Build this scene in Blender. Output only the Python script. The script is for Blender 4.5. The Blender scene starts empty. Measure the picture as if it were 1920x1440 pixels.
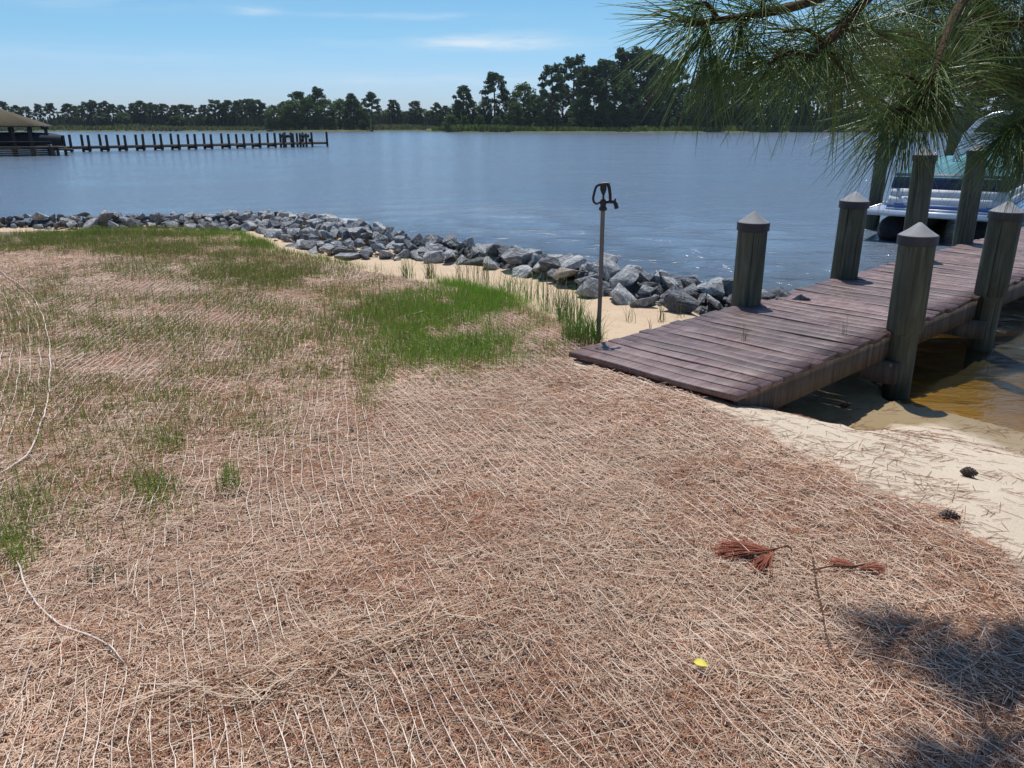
import bpy, bmesh, math, random
import numpy as np
from mathutils import Vector, Matrix, Euler

SC = bpy.context.scene
COL = SC.collection
R_ = math.radians
rng = np.random.default_rng(7)
random.seed(7)

# ------------------------------------------------------------------ camera
F_PX = 1490.0                       # focal length in pixels of the 1920 wide photograph
PITCH = math.atan(485 / F_PX)
EYE = 1.6
cam_d = bpy.data.cameras.new('camera')
cam = bpy.data.objects.new('camera', cam_d); COL.objects.link(cam)
cam.location = (0, 0, EYE)
cam.rotation_euler = (math.pi / 2 - PITCH, 0, 0)
cam_d.sensor_width = 36
cam_d.lens = F_PX / 1920 * 36
cam_d.clip_start = 0.05
cam_d.clip_end = 6000
SC.camera = cam

# ------------------------------------------------------------------ world, sun, exposure
SUN_EL, SUN_AZ = R_(68), R_(-1.5)     # almost straight ahead of the camera
W = bpy.data.worlds.new('World'); SC.world = W; W.use_nodes = True
nt = W.node_tree; nt.nodes.clear()
def wn(t, **k):
    n = nt.nodes.new(t)
    for a, b in k.items(): setattr(n, a, b)
    return n
def wl(a, b): nt.links.new(a, b)
def wmath(op, a, b=None, c=None):
    n = wn('ShaderNodeMath', operation=op)
    for i, v in enumerate((a, b, c)):
        if v is None: continue
        if isinstance(v, (int, float)): n.inputs[i].default_value = v
        else: wl(v, n.inputs[i])
    return n.outputs[0]
sky = wn('ShaderNodeTexSky', sky_type='NISHITA', sun_disc=False)
sky.sun_elevation = SUN_EL; sky.sun_rotation = SUN_AZ
sky.air_density = 1.0; sky.dust_density = 0.6; sky.ozone_density = 2.2; sky.altitude = 0
tc = wn('ShaderNodeTexCoord')
sep = wn('ShaderNodeSeparateXYZ'); wl(tc.outputs['Generated'], sep.inputs[0])
el = wmath('ARCSINE', sep.outputs[2])
az = wmath('ARCTAN2', sep.outputs[0], sep.outputs[1])
# colour of the clear air by elevation, the same all round
ramp = wn('ShaderNodeValToRGB'); wl(wmath('MULTIPLY_ADD', el, 1 / R_(40), 0.0), ramp.inputs[0])
cr = ramp.color_ramp; cr.elements[0].position = 0.0; cr.elements[0].color = (0.55, 0.68, 0.99, 1)
cr.elements[1].position = 0.22; cr.elements[1].color = (0.385, 0.61, 0.73, 1)
e = cr.elements.new(0.07); e.color = (0.48, 0.65, 0.93, 1)
e = cr.elements.new(0.14); e.color = (0.405, 0.625, 0.80, 1)
e = cr.elements.new(0.42); e.color = (0.55, 0.82, 1.0, 1)
e = cr.elements.new(1.0); e.color = (0.48, 0.63, 0.76, 1)
mul = wn('ShaderNodeMix', data_type='RGBA', blend_type='MULTIPLY'); mul.inputs[0].default_value = 1
wl(sky.outputs[0], mul.inputs[6]); wl(ramp.outputs[0], mul.inputs[7])
# thin wisps of high cloud
cv = wn('ShaderNodeCombineXYZ'); wl(wmath('MULTIPLY', az, 9), cv.inputs[0]); wl(wmath('MULTIPLY', el, 75), cv.inputs[1])
nz = wn('ShaderNodeTexNoise'); nz.inputs['Scale'].default_value = 1.0; nz.inputs['Detail'].default_value = 6; nz.inputs['Roughness'].default_value = 0.6
wl(cv.outputs[0], nz.inputs['Vector'])
total = None
for (a0, e0, sa, se, amp) in ((-2.4, 5.15, 7.5, 0.42, 1.0), (-0.6, 5.35, 3.8, 0.5, .8), (-6.5, 6.75, 5.5, 0.2, .8), (-16.5, 6.85, 1.3, 0.25, 1.0), (-3, 2.9, 16, 0.5, .55),
                           (-28, 7.2, 9, 0.6, .55), (-26, 4.0, 12, .5, .35), (25, 6.0, 14, .8, .5), (60, 9, 25, 1.5, .5), (140, 8, 40, 1.5, .5), (-110, 9, 40, 1.5, .5), (-160, 5, 20, .8, .5)):
    da = wmath('MULTIPLY', wmath('SUBTRACT', az, R_(a0)), 1 / R_(sa)); de = wmath('MULTIPLY', wmath('SUBTRACT', el, R_(e0)), 1 / R_(se))
    q = wmath('ADD', wmath('MULTIPLY', da, da), wmath('MULTIPLY', de, de))
    g = wmath('MULTIPLY', wmath('EXPONENT', wmath('MULTIPLY', q, -1.0)), amp)
    total = g if total is None else wmath('ADD', total, g)
n2 = wn('ShaderNodeMapRange'); n2.inputs[1].default_value = 0.34; n2.inputs[2].default_value = 0.68
wl(nz.outputs[0], n2.inputs[0])
fac = wmath('MINIMUM', wmath('MULTIPLY', wmath('MULTIPLY', total, n2.outputs[0]), 0.62), 0.8)
cl = wn('ShaderNodeMix', data_type='RGBA'); wl(fac, cl.inputs[0]); wl(mul.outputs[2], cl.inputs[6]); cl.inputs[7].default_value = (5.0, 5.6, 6.2, 1)
bg = wn('ShaderNodeBackground'); bg.inputs[1].default_value = 0.14
wl(cl.outputs[2], bg.inputs[0])
out = wn('ShaderNodeOutputWorld'); wl(bg.outputs[0], out.inputs[0])

sd = bpy.data.lights.new('sun', 'SUN'); sd.energy = 4.4; sd.angle = R_(0.53); sd.color = (1.0, 0.955, 0.89)
so = bpy.data.objects.new('sun', sd); COL.objects.link(so)
to_sun = Vector((math.sin(SUN_AZ) * math.cos(SUN_EL), math.cos(SUN_AZ) * math.cos(SUN_EL), math.sin(SUN_EL)))
so.rotation_euler = to_sun.to_track_quat('Z', 'Y').to_euler()
so.location = (0, 10, 30)

vs = SC.view_settings
vs.view_transform = 'Standard'; vs.look = 'None'; vs.gamma = 1; vs.use_curve_mapping = False
vs.exposure = 0.15
SC.cycles.max_bounces = 6; SC.cycles.transparent_max_bounces = 8
SC.cycles.diffuse_bounces = 3; SC.cycles.glossy_bounces = 3; SC.cycles.caustics_reflective = False; SC.cycles.caustics_refractive = False
SC.cycles.use_denoising = True

# ------------------------------------------------------------------ helpers
CP, SP = math.cos(PITCH), math.sin(PITCH)
def P(px, py, z=0.0):
    """the point at height z that lies in the direction of a pixel of the photograph"""
    u = (px - 960) / F_PX; v = (py - 720) / F_PX
    d = np.array([u, CP - v * SP, -SP - v * CP]); t = (z - EYE) / d[2]
    return np.array([0, 0, EYE]) + d * t
def PY(px, py, y):
    u = (px - 960) / F_PX; v = (py - 720) / F_PX
    d = np.array([u, CP - v * SP, -SP - v * CP]); t = y / d[1]
    return np.array([0, 0, EYE]) + d * t
def pix(p):
    p = np.asarray(p, float)
    x, y, z = p[..., 0], p[..., 1], p[..., 2] - EYE
    dep = np.maximum(y * CP - z * SP, 1e-3); up = y * SP + z * CP
    return 960 + F_PX * x / dep, 720 - F_PX * up / dep

_lat = np.random.default_rng(3).random((256, 256))
def vnoise(x, y):
    xi = np.floor(x).astype(int); yi = np.floor(y).astype(int); fx = x - xi; fy = y - yi
    fx = fx * fx * (3 - 2 * fx); fy = fy * fy * (3 - 2 * fy)
    a = _lat[xi % 256, yi % 256]; b = _lat[(xi + 1) % 256, yi % 256]; c = _lat[xi % 256, (yi + 1) % 256]; d = _lat[(xi + 1) % 256, (yi + 1) % 256]
    return (a * (1 - fx) + b * fx) * (1 - fy) + (c * (1 - fx) + d * fx) * fy
def fbm(x, y, o=4):
    s = 0; a = .5; t = 0
    for i in range(o):
        s = s + a * vnoise(x + 17.3 * i, y + 9.1 * i); t += a; x = x * 2.03; y = y * 2.03; a *= .55
    return s / t
def smooth(a, b, x):
    t = np.clip((x - a) / (b - a), 0, 1); return t * t * (3 - 2 * t)

def mk(name, V, faces, m=None, parent=None, col=None, attr=None, sm=False):
    """one mesh object from numpy arrays; faces: list of (n,k) index arrays"""
    me = bpy.data.meshes.new(name)
    V = np.asarray(V, np.float32); faces = [np.asarray(f, np.int32) for f in (faces if isinstance(faces, list) else [faces]) if len(f)]
    me.vertices.add(len(V)); me.vertices.foreach_set('co', V.ravel())
    nl = sum(f.size for f in faces); nf = sum(len(f) for f in faces)
    me.loops.add(nl); me.loops.foreach_set('vertex_index', np.concatenate([f.ravel() for f in faces]))
    me.polygons.add(nf)
    tot = np.concatenate([np.full(len(f), f.shape[1], np.int32) for f in faces])
    me.polygons.foreach_set('loop_start', np.concatenate([[0], np.cumsum(tot)[:-1]]).astype(np.int32))
    if sm: me.polygons.foreach_set('use_smooth', np.ones(nf, bool))
    me.update(calc_edges=True)
    if col is not None:
        a = me.attributes.new('col', 'FLOAT_COLOR', 'POINT')
        c = np.ones((len(V), 4), np.float32); c[:, :3] = col; a.data.foreach_set('color', c.ravel())
    for k, v in (attr or {}).items():
        a = me.attributes.new(k, 'FLOAT', 'POINT'); a.data.foreach_set('value', np.asarray(v, np.float32))
    o = bpy.data.objects.new(name, me); COL.objects.link(o)
    if m: me.materials.append(m)
    if parent: o.parent = parent
    return o
def tag(o, label=None, cat=None, group=None, kind=None):
    if label: o['label'] = label
    if cat: o['category'] = cat
    if group: o['group'] = group
    if kind: o['kind'] = kind
    return o
def empty(name, loc, rz=0, label=None, cat=None, group=None):
    o = bpy.data.objects.new(name, None); COL.objects.link(o); o.empty_display_size = .2
    o.location = loc; o.rotation_euler = (0, 0, rz); return tag(o, label, cat, group)
def inst(src, parent=None, name=None):
    o = src.copy(); COL.objects.link(o)
    for k in ('label', 'category', 'group'):
        if k in o: del o[k]
    o.parent = parent
    if name: o.name = name
    return o

class MB:
    """collects boxes, tubes and lathes into one mesh"""
    def __init__(s): s.V = []; s.Q = []; s.T = []; s.n = 0
    def add(s, V, Q=(), T=()):
        s.V.append(np.asarray(V, float)); b = s.n
        if len(Q): s.Q.append(np.asarray(Q) + b)
        if len(T): s.T.append(np.asarray(T) + b)
        s.n += len(V)
    def box(s, c, h, M=None):
        c = np.asarray(c, float); h = np.asarray(h, float)
        v = np.array([[x, y, z] for z in (-1, 1) for y in (-1, 1) for x in (-1, 1)], float) * h
        if M is not None: v = v @ np.asarray(M).T
        s.add(v + c, [[0, 2, 3, 1], [4, 5, 7, 6], [0, 1, 5, 4], [2, 6, 7, 3], [0, 4, 6, 2], [1, 3, 7, 5]])
    def hexa(s, v8):
        s.add(v8, [[0, 2, 3, 1], [4, 5, 7, 6], [0, 1, 5, 4], [2, 6, 7, 3], [0, 4, 6, 2], [1, 3, 7, 5]])
    def tube(s, pts, rad, k=8, cap=True):
        pts = np.asarray(pts, float); n = len(pts); rad = np.broadcast_to(np.asarray(rad, float), (n,))
        tan = np.gradient(pts, axis=0); tan /= np.linalg.norm(tan, axis=1)[:, None] + 1e-12
        ref = np.array([0, 0, 1.]) if abs(tan[0][2]) < .9 else np.array([1., 0, 0])
        V = []; a = np.cross(tan[0], ref); a /= np.linalg.norm(a)
        for i in range(n):
            a = a - tan[i] * a.dot(tan[i]); a /= np.linalg.norm(a) + 1e-12; b = np.cross(tan[i], a)
            th = np.arange(k) * 2 * math.pi / k
            V.append(pts[i] + rad[i] * (np.cos(th)[:, None] * a + np.sin(th)[:, None] * b))
        Q = [[i * k + j, i * k + (j + 1) % k, (i + 1) * k + (j + 1) % k, (i + 1) * k + j] for i in range(n - 1) for j in range(k)]
        V = np.concatenate(V); T = []
        if cap:
            V = np.vstack([V, pts[0], pts[-1]]); c0 = n * k
            T = [[c0, (j + 1) % k, j] for j in range(k)] + [[c0 + 1, (n - 1) * k + j, (n - 1) * k + (j + 1) % k] for j in range(k)]
        s.add(V, Q, T)
    def lathe(s, prof, k=20, c=(0, 0, 0), cap=True, jit=0.0):
        n = len(prof); th = np.arange(k) * 2 * math.pi / k
        V = np.concatenate([np.stack([r * np.cos(th) * (1 + jit * np.sin(3 * th + z * 4)), r * np.sin(th) * (1 + jit * np.cos(2 * th)), np.full(k, z)], 1) for r, z in prof]) + np.asarray(c)
        Q = [[i * k + j, i * k + (j + 1) % k, (i + 1) * k + (j + 1) % k, (i + 1) * k + j] for i in range(n - 1) for j in range(k)]
        T = []
        if cap:
            V = np.vstack([V, np.asarray(c) + (0, 0, prof[0][1]), np.asarray(c) + (0, 0, prof[-1][1])]); c0 = n * k
            T = [[c0, (j + 1) % k, j] for j in range(k)] + [[c0 + 1, (n - 1) * k + j, (n - 1) * k + (j + 1) % k] for j in range(k)]
        s.add(V, Q, T)
    def build(s, name, m, parent=None, sm=False, **kw):
        F = []
        if s.Q: F.append(np.concatenate(s.Q))
        if s.T: F.append(np.concatenate(s.T))
        return mk(name, np.concatenate(s.V), F, m, parent, sm=sm, **kw)
def smooth_by_angle(o, deg=40):
    me = o.data
    me.polygons.foreach_set('use_smooth', np.ones(len(me.polygons), bool))
    bm = bmesh.new(); bm.from_mesh(me)
    for ed in bm.edges:
        if len(ed.link_faces) == 2 and ed.calc_face_angle(0) > R_(deg): ed.smooth = False
    bm.to_mesh(me); bm.free(); return o

# ------------------------------------------------------------------ materials
class NT:
    def __init__(s, name):
        s.m = bpy.data.materials.new(name); s.m.use_nodes = True; s.t = s.m.node_tree; s.t.nodes.clear()
        s.out = s.n('ShaderNodeOutputMaterial')
    def n(s, t, **k):
        n = s.t.nodes.new(t)
        for a, b in k.items(): setattr(n, a, b)
        return n
    def l(s, a, b): s.t.links.new(a, b)
    def set(s, sock, v):
        if isinstance(v, (int, float)): sock.default_value = v
        elif isinstance(v, tuple): sock.default_value = v if len(v) == len(sock.default_value) else (*v, 1)
        else: s.l(v, sock)
    def math(s, op, a, b=None, c=None, clamp=False):
        n = s.n('ShaderNodeMath', operation=op, use_clamp=clamp)
        for i, v in enumerate((a, b, c)):
            if v is not None: s.set(n.inputs[i], v)
        return n.outputs[0]
    def noise(s, scale, detail=4, rough=.55, vec=None, dist=0):
        n = s.n('ShaderNodeTexNoise'); n.inputs['Scale'].default_value = scale; n.inputs['Detail'].default_value = detail
        n.inputs['Roughness'].default_value = rough; n.inputs['Distortion'].default_value = dist
        if vec is not None: s.l(vec, n.inputs['Vector'])
        return n.outputs[0]
    def coord(s, kind='Object'):
        if kind == 'World': return s.n('ShaderNodeNewGeometry').outputs['Position']
        return s.n('ShaderNodeTexCoord').outputs[kind]
    def mapping(s, vec, scale=(1, 1, 1), rot=(0, 0, 0), loc=(0, 0, 0)):
        n = s.n('ShaderNodeMapping'); s.l(vec, n.inputs[0]); n.inputs['Scale'].default_value = scale; n.inputs['Rotation'].default_value = rot
        if isinstance(loc, tuple): n.inputs['Location'].default_value = loc
        else: s.l(loc, n.inputs['Location'])
        return n.outputs[0]
    def ramp(s, f, *st):
        n = s.n('ShaderNodeValToRGB'); s.l(f, n.inputs[0]); r = n.color_ramp
        while len(r.elements) < len(st): r.elements.new(.5)
        for e_, (p, c) in zip(r.elements, st):
            e_.position = p; e_.color = (*c, 1) if isinstance(c, tuple) else (c, c, c, 1)
        return n.outputs[0]
    def mix(s, f, a, b, bt='MIX'):
        n = s.n('ShaderNodeMix', data_type='RGBA', blend_type=bt)
        s.set(n.inputs[0], f); s.set(n.inputs[6], a); s.set(n.inputs[7], b); return n.outputs[2]
    def rnd(s): return s.n('ShaderNodeObjectInfo').outputs['Random']
    def attr(s, name):
        return s.n('ShaderNodeAttribute', attribute_name=name)
    def bump(s, h, strength=.5, dist=.01, normal=None):
        n = s.n('ShaderNodeBump'); n.inputs['Strength'].default_value = strength; n.inputs['Distance'].default_value = dist
        s.l(h, n.inputs['Height'])
        if normal is not None: s.l(normal, n.inputs['Normal'])
        return n.outputs[0]
    def pbr(s, col, rough=.7, normal=None, spec=.5, metal=0.0):
        b = s.n('ShaderNodeBsdfPrincipled'); s.set(b.inputs['Base Color'], col); s.set(b.inputs['Roughness'], rough)
        b.inputs['Specular IOR Level'].default_value = spec; b.inputs['Metallic'].default_value = metal
        if normal is not None: s.l(normal, b.inputs['Normal'])
        return b
    def done(s, sh):
        s.l(sh.outputs[0] if hasattr(sh, 'outputs') else sh, s.out.inputs[0]); return s.m

def simple(name, c, rough=.6, spec=.5, metal=0.0, var=.25, scale=12, bump=.15):
    t = NT(name); co = t.coord()
    n = t.noise(scale, 5, .6, co)
    c2 = tuple(x * (1 - var) for x in c); c3 = tuple(min(1, x * (1 + var)) for x in c)
    return t.done(t.pbr(t.ramp(n, (.3, c2), (.7, c3)), rough, t.bump(n, bump, .01), spec, metal))

M = {}
M['plastic_grey'] = simple('piling_cap_plastic', (.21, .212, .216), .7, .35, var=.15, scale=9)
M['band_black'] = simple('cap_band_plastic', (.035, .033, .04), .55, .4)
M['black_paint'] = simple('black_cast_iron', (.012, .013, .018), .45, .5)
M['navy'] = simple('navy_vinyl', (.02, .035, .09), .5, .4, var=.1)
M['panel_white'] = simple('white_boat_panel', (.74, .74, .75), .6, .3, var=.04)
M['stripe_blue'] = simple('blue_stripe_vinyl', (.10, .17, .38), .4, .5, var=.1)
M['turquoise'] = simple('turquoise_canvas', (.085, .225, .255), .8, .2, var=.12, scale=3)
M['pontoon'] = simple('dark_pontoon_metal', (.012, .012, .014), .65, .2)
M['alu'] = simple('aluminium', (.72, .72, .74), .3, .5, metal=.6, var=.05)
M['cone'] = simple('pine_cone_scale', (.075, .05, .04), .7, .3, var=.4, scale=60)
M['yellow'] = simple('yellow_leaf', (.62, .55, .08), .6, .3, var=.15)
M['white_stone'] = simple('white_pebble', (.7, .66, .6), .7, .3, var=.1)
M['cord'] = simple('pale_jute_cord', (.62, .53, .45), .9, .1, var=.2, scale=80)
M['canopy_roof'] = simple('tan_shingle_roof', (.085, .068, .04), .9, .2, var=.3, scale=6)
M['old_dark_wood'] = simple('wet_dark_wood', (.055, .045, .038), .8, .2, var=.45, scale=5)
M['dark_cloth'] = simple('dark_boat_cover', (.03, .033, .045), .8, .2)
M['house_white'] = simple('white_house_siding', (.6, .6, .6), .8, .2, var=.05)
M['house_roof'] = simple('grey_house_roof', (.2, .2, .21), .9, .2)

def m_galv():
    t = NT('weathered_galvanised_pipe'); co = t.coord()
    n = t.noise(14, 5, .6, t.mapping(co, (1, 1, .25)))
    return t.done(t.pbr(t.ramp(n, (.3, (.13, .10, .085)), (.7, (.24, .205, .18))), .55, t.bump(n, .2, .003), .4, .25))
M['pipe'] = m_galv()

def m_plank():
    t = NT('weathered_deck_board'); co = t.coord(); r = t.rnd()
    off = t.n('ShaderNodeCombineXYZ'); t.l(t.math('MULTIPLY', r, 37.), off.inputs[0]); t.l(t.math('MULTIPLY', r, 91.), off.inputs[1])
    v = t.mapping(co, (1.3, 26, 26), loc=off.outputs[0]); g = t.noise(1.6, 6, .65, v, .6)
    g2 = t.noise(1.1, 5, .6, t.mapping(co, (.9, 5, 5), loc=off.outputs[0]))
    g3 = t.noise(3.5, 6, .7, t.mapping(co, (3, 40, 40), loc=off.outputs[0]))
    c = t.ramp(g, (.28, (.058, .034, .033)), (.5, (.18, .094, .085)), (.72, (.33, .205, .185)))
    c = t.mix(t.math('MULTIPLY', t.ramp(g2, (.42, 0.), (.68, 1.)), .6), c, (.36, .255, .235))
    c = t.mix(t.math('MULTIPLY', t.ramp(g3, (.52, 0.), (.6, 1.)), .55), c, (.035, .022, .022))
    k = t.math('MULTIPLY_ADD', r, .46, .40)
    kk = t.n('ShaderNodeCombineColor'); [t.l(k, kk.inputs[i]) for i in range(3)]
    c = t.mix(1.0, c, kk.outputs[0], 'MULTIPLY')
    return t.done(t.pbr(c, t.math('MULTIPLY_ADD', g, .3, .42), t.bump(g, .55, .004), .5))
M['plank'] = m_plank()

def m_wood(name, c1, c2, c3, sc=1.0, stain=False):
    t = NT(name); co = t.coord(); r = t.rnd()
    off = t.n('ShaderNodeCombineXYZ'); t.l(t.math('MULTIPLY', r, 37.), off.inputs[0])
    v = t.mapping(co, (16 * sc, 16 * sc, .9 * sc), loc=off.outputs[0]); g = t.noise(1.5, 6, .65, v, .4)
    b = t.noise(2.3, 4, .6, t.mapping(co, (1.2, 1.2, .7), loc=off.outputs[0]))
    c = t.ramp(g, (.3, c1), (.52, c2), (.75, c3))
    c = t.mix(t.math('MULTIPLY', t.ramp(b, (.4, 0.), (.7, 1.)), .65), c, tuple(x * .45 for x in c2))
    ck = t.noise(1.0, 3, .6, t.mapping(co, (34, 34, .55), loc=off.outputs[0]), .2); c = t.mix(t.ramp(ck, (.62, 0.), (.66, .85)), c, tuple(x * .35 for x in c1))
    if stain:
        sz = t.n('ShaderNodeSeparateXYZ'); t.l(co, sz.inputs[0]); zz = t.math('ADD', sz.outputs[2], t.math('MULTIPLY', t.math('SUBTRACT', b, .5), .35))
        c = t.mix(t.ramp(t.math('MULTIPLY_ADD', zz, 1.0, .75), (.28, .85), (.45, 0.)), c, (.022, .026, .014))
    return t.done(t.pbr(c, .8, t.bump(g, .6, .006), .3))
M['piling'] = m_wood('weathered_green_piling', (.035, .037, .026), (.10, .103, .07), (.195, .19, .135), stain=True)
M['beam'] = m_wood('grey_brown_stringer_board', (.045, .034, .026), (.125, .095, .072), (.20, .16, .12))
M['bark'] = m_wood('scaly_pine_bark', (.03, .019, .013), (.085, .052, .034), (.17, .105, .07), .7)
M['twig'] = simple('rough_pine_twig', (.09, .05, .03), .9, .2, var=.5, scale=60, bump=.8)

def m_rock(name, c1, c2, c3):
    t = NT(name); co = t.coord(); r = t.rnd()
    off = t.n('ShaderNodeCombineXYZ'); t.l(t.math('MULTIPLY', r, 57.), off.inputs[0]); t.l(t.math('MULTIPLY', r, 23.), off.inputs[2])
    v = t.mapping(co, (1, 1, 1), loc=off.outputs[0])
    big = t.noise(1.6, 5, .6, v); fine = t.noise(9, 8, .7, v); vein = t.noise(3, 4, .5, t.mapping(co, (1, 4.5, 2), (.4, .7, .2), loc=off.outputs[0]), 1.2)
    c = t.ramp(big, (.3, c1), (.55, c2), (.75, c3))
    c = t.mix(t.math('MULTIPLY', t.ramp(vein, (.52, 0.), (.6, 1.)), .5), c, tuple(min(1, x * 1.5) for x in c3))
    c = t.mix(t.math('MULTIPLY', t.ramp(fine, (.35, 1.), (.55, 0.)), .6), c, tuple(x * .5 for x in c1))
    h = t.math('ADD', t.math('MULTIPLY', fine, .35), t.math('ADD', big, t.math('MULTIPLY', vein, .3)))
    return t.done(t.pbr(c, .62, t.bump(h, .8, .12), .45))
M['rock_pale'] = m_rock('pale_grey_granite', (.22, .225, .23), (.37, .375, .375), (.52, .52, .51))
M['rock_blue'] = m_rock('blue_grey_granite', (.115, .120, .125), (.215, .222, .226), (.345, .35, .35))
M['rock_dark'] = m_rock('dark_grey_granite', (.05, .053, .06), (.10, .105, .115), (.19, .195, .205))
M['rock_tan'] = m_rock('tan_stained_granite', (.22, .17, .11), (.36, .29, .21), (.48, .42, .34))

def m_col(name, rough=.8, spec=.2, transl=0.0, gain=1.0):
    t = NT(name); a = t.attr('col').outputs['Color']
    b = t.pbr(a, rough, None, spec)
    if not transl: return t.done(b)
    tr = t.n('ShaderNodeBsdfTranslucent'); t.l(a, tr.inputs[0])
    mx = t.n('ShaderNodeMixShader'); mx.inputs[0].default_value = transl; t.l(b.outputs[0], mx.inputs[1]); t.l(tr.outputs[0], mx.inputs[2])
    return t.done(mx.outputs[0])
M['straw'] = m_col('dry_straw', .75, .25)
M['net'] = m_col('jute_string', .9, .1)
M['blade'] = m_col('grass_blade', .5, .3, .4)
M['needle'] = m_col('pine_needle', .34, .5, .42)
M['leaf'] = m_col('tree_leaf', .6, .25, .35)

def m_ground():
    t = NT('lawn_and_sand'); w = t.coord('World'); sand = t.attr('sand').outputs['Fac']; wet_and_shade = t.attr('wet_and_shade').outputs['Fac']; beach = t.attr('warm').outputs['Fac']
    # matted straw: crossed streaks at several angles over dark soil
    st = None
    for i, (ang, sc) in enumerate(((.4, 40), (1.35, 46), (2.3, 37), (-.35, 52), (1.9, 43))):
        v = t.mapping(w, (sc * 2.2, sc * .22, 4), (0, 0, ang), (i * 7.1, i * 3.3, 0))
        n = t.ramp(t.noise(1.0, 3, .6, v, .3), (.47, 0.), (.64, 1.))
        st = n if st is None else t.math('MAXIMUM', t.math('MULTIPLY', st, .93), n)
    fine = t.noise(160, 3, .7, w); mid = t.noise(9, 4, .6, w); big = t.noise(1.3, 5, .6, w)
    dark = t.mix(mid, (.06, .036, .024), (.13, .08, .052))
    pale = t.mix(fine, (.34, .232, .16), (.58, .44, .335))
    pale = t.mix(t.ramp(big, (.42, 0.), (.62, .5)), pale, (.37, .235, .17))
    straw = t.mix(t.math('MULTIPLY', st, .85), dark, pale)
    # sand, speckled, with bits of dark debris
    s1 = t.noise(55, 6, .7, w); s2 = t.noise(4, 5, .6, w); s3 = t.noise(38, 5, .75, t.mapping(w, (1, .55, 1), (0, 0, .5)))
    sc_ = t.mix(s2, (.47, .385, .285), (.60, .505, .395))
    sc_ = t.mix(beach, sc_, t.mix(s2, (.46, .335, .215), (.57, .445, .31)))
    sc_ = t.mix(t.math('MULTIPLY', t.ramp(s1, (.3, 1.), (.46, 0.)), .5), sc_, (.26, .20, .15))
    sc_ = t.mix(t.math('MULTIPLY', t.ramp(s3, (.60, 0.), (.68, 1.)), .75), sc_, (.12, .075, .05))
    sc_ = t.mix(wet_and_shade, sc_, (.29, .215, .115))
    e = t.math('ADD', sand, t.math('MULTIPLY', t.math('SUBTRACT', t.noise(6, 6, .65, w), .5), .55))
    f = t.ramp(e, (.42, 0.), (.58, 1.))
    c = t.mix(f, straw, sc_)
    h = t.mix(f, st, t.math('MULTIPLY', t.math('ADD', s1, t.math('MULTIPLY', s2, 2.)), .55))
    ro = t.math('MULTIPLY_ADD', wet_and_shade, -.55, .92)
    return t.done(t.pbr(c, ro, t.bump(h, .7, .02), .25))
M['ground'] = m_ground()

def m_water():
    t = NT('tannin_lake_water'); w = t.coord('World'); dp = t.attr('depth').outputs['Fac']
    v1 = t.mapping(w, (1, 1.7, 1), (0, 0, .25)); 
    a = t.noise(3.6, 4, .55, v1, .4); b = t.noise(.12, 3, .5, t.mapping(w, (1, 2.2, 1), (0, 0, -.2))); c = t.noise(11, 3, .6, v1, .2)
    d = t.math('POWER', t.noise(2.3, 2, .5, t.mapping(w, (1, 2.1, 1), (0, 0, .12)), .3), 5.0)
    h = t.math('MULTIPLY', t.math('ADD', t.math('MULTIPLY', d, .13), t.math('ADD', t.math('MULTIPLY', a, .046), t.math('MULTIPLY', c, .015))), t.math('MULTIPLY_ADD', b, 1.7, .15))
    calm = t.math('MULTIPLY_ADD', t.attr('calm').outputs['Fac'], -.4, 1.0)
    h = t.math('MULTIPLY', h, calm)
    nb = t.n('ShaderNodeBump'); nb.inputs['Strength'].default_value = 1.0; nb.inputs['Distance'].default_value = 1.0; t.l(h, nb.inputs['Height'])
    N = nb.outputs[0]
    deep = t.n('ShaderNodeBsdfDiffuse'); t.l(t.mix(t.attr('brown').outputs['Fac'], (.13, .17, .22), (.092, .080, .036)), deep.inputs[0])
    tr = t.n('ShaderNodeBsdfTransparent'); tr.inputs[0].default_value = (.86, .735, .36, 1)
    body = t.n('ShaderNodeMixShader'); t.l(dp, body.inputs[0]); t.l(tr.outputs[0], body.inputs[1]); t.l(deep.outputs[0], body.inputs[2])
    gl = t.n('ShaderNodeBsdfGlossy'); gl.inputs['Roughness'].default_value = .13; gl.inputs[0].default_value = (.95, .97, 1, 1); t.l(N, gl.inputs['Normal'])
    fr = t.n('ShaderNodeFresnel'); fr.inputs[0].default_value = 1.33; t.l(N, fr.inputs['Normal'])
    mx = t.n('ShaderNodeMixShader'); t.l(fr.outputs[0], mx.inputs[0]); t.l(body.outputs[0], mx.inputs[1]); t.l(gl.outputs[0], mx.inputs[2])
    return t.done(mx.outputs[0])
M['water'] = m_water()
def m_shore():
    t = NT('marsh_ground'); w = t.coord('World'); n = t.noise(.25, 5, .6, w); n2 = t.noise(2.5, 4, .6, w)
    c = t.mix(t.ramp(n, (.35, 0.), (.65, 1.)), (.055, .075, .028), (.115, .13, .055)); c = t.mix(t.math('MULTIPLY', n2, .4), c, (.10, .085, .05))
    return t.done(t.pbr(c, .9, t.bump(n2, .5, .2), .1))
M['shore'] = m_shore()

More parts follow.
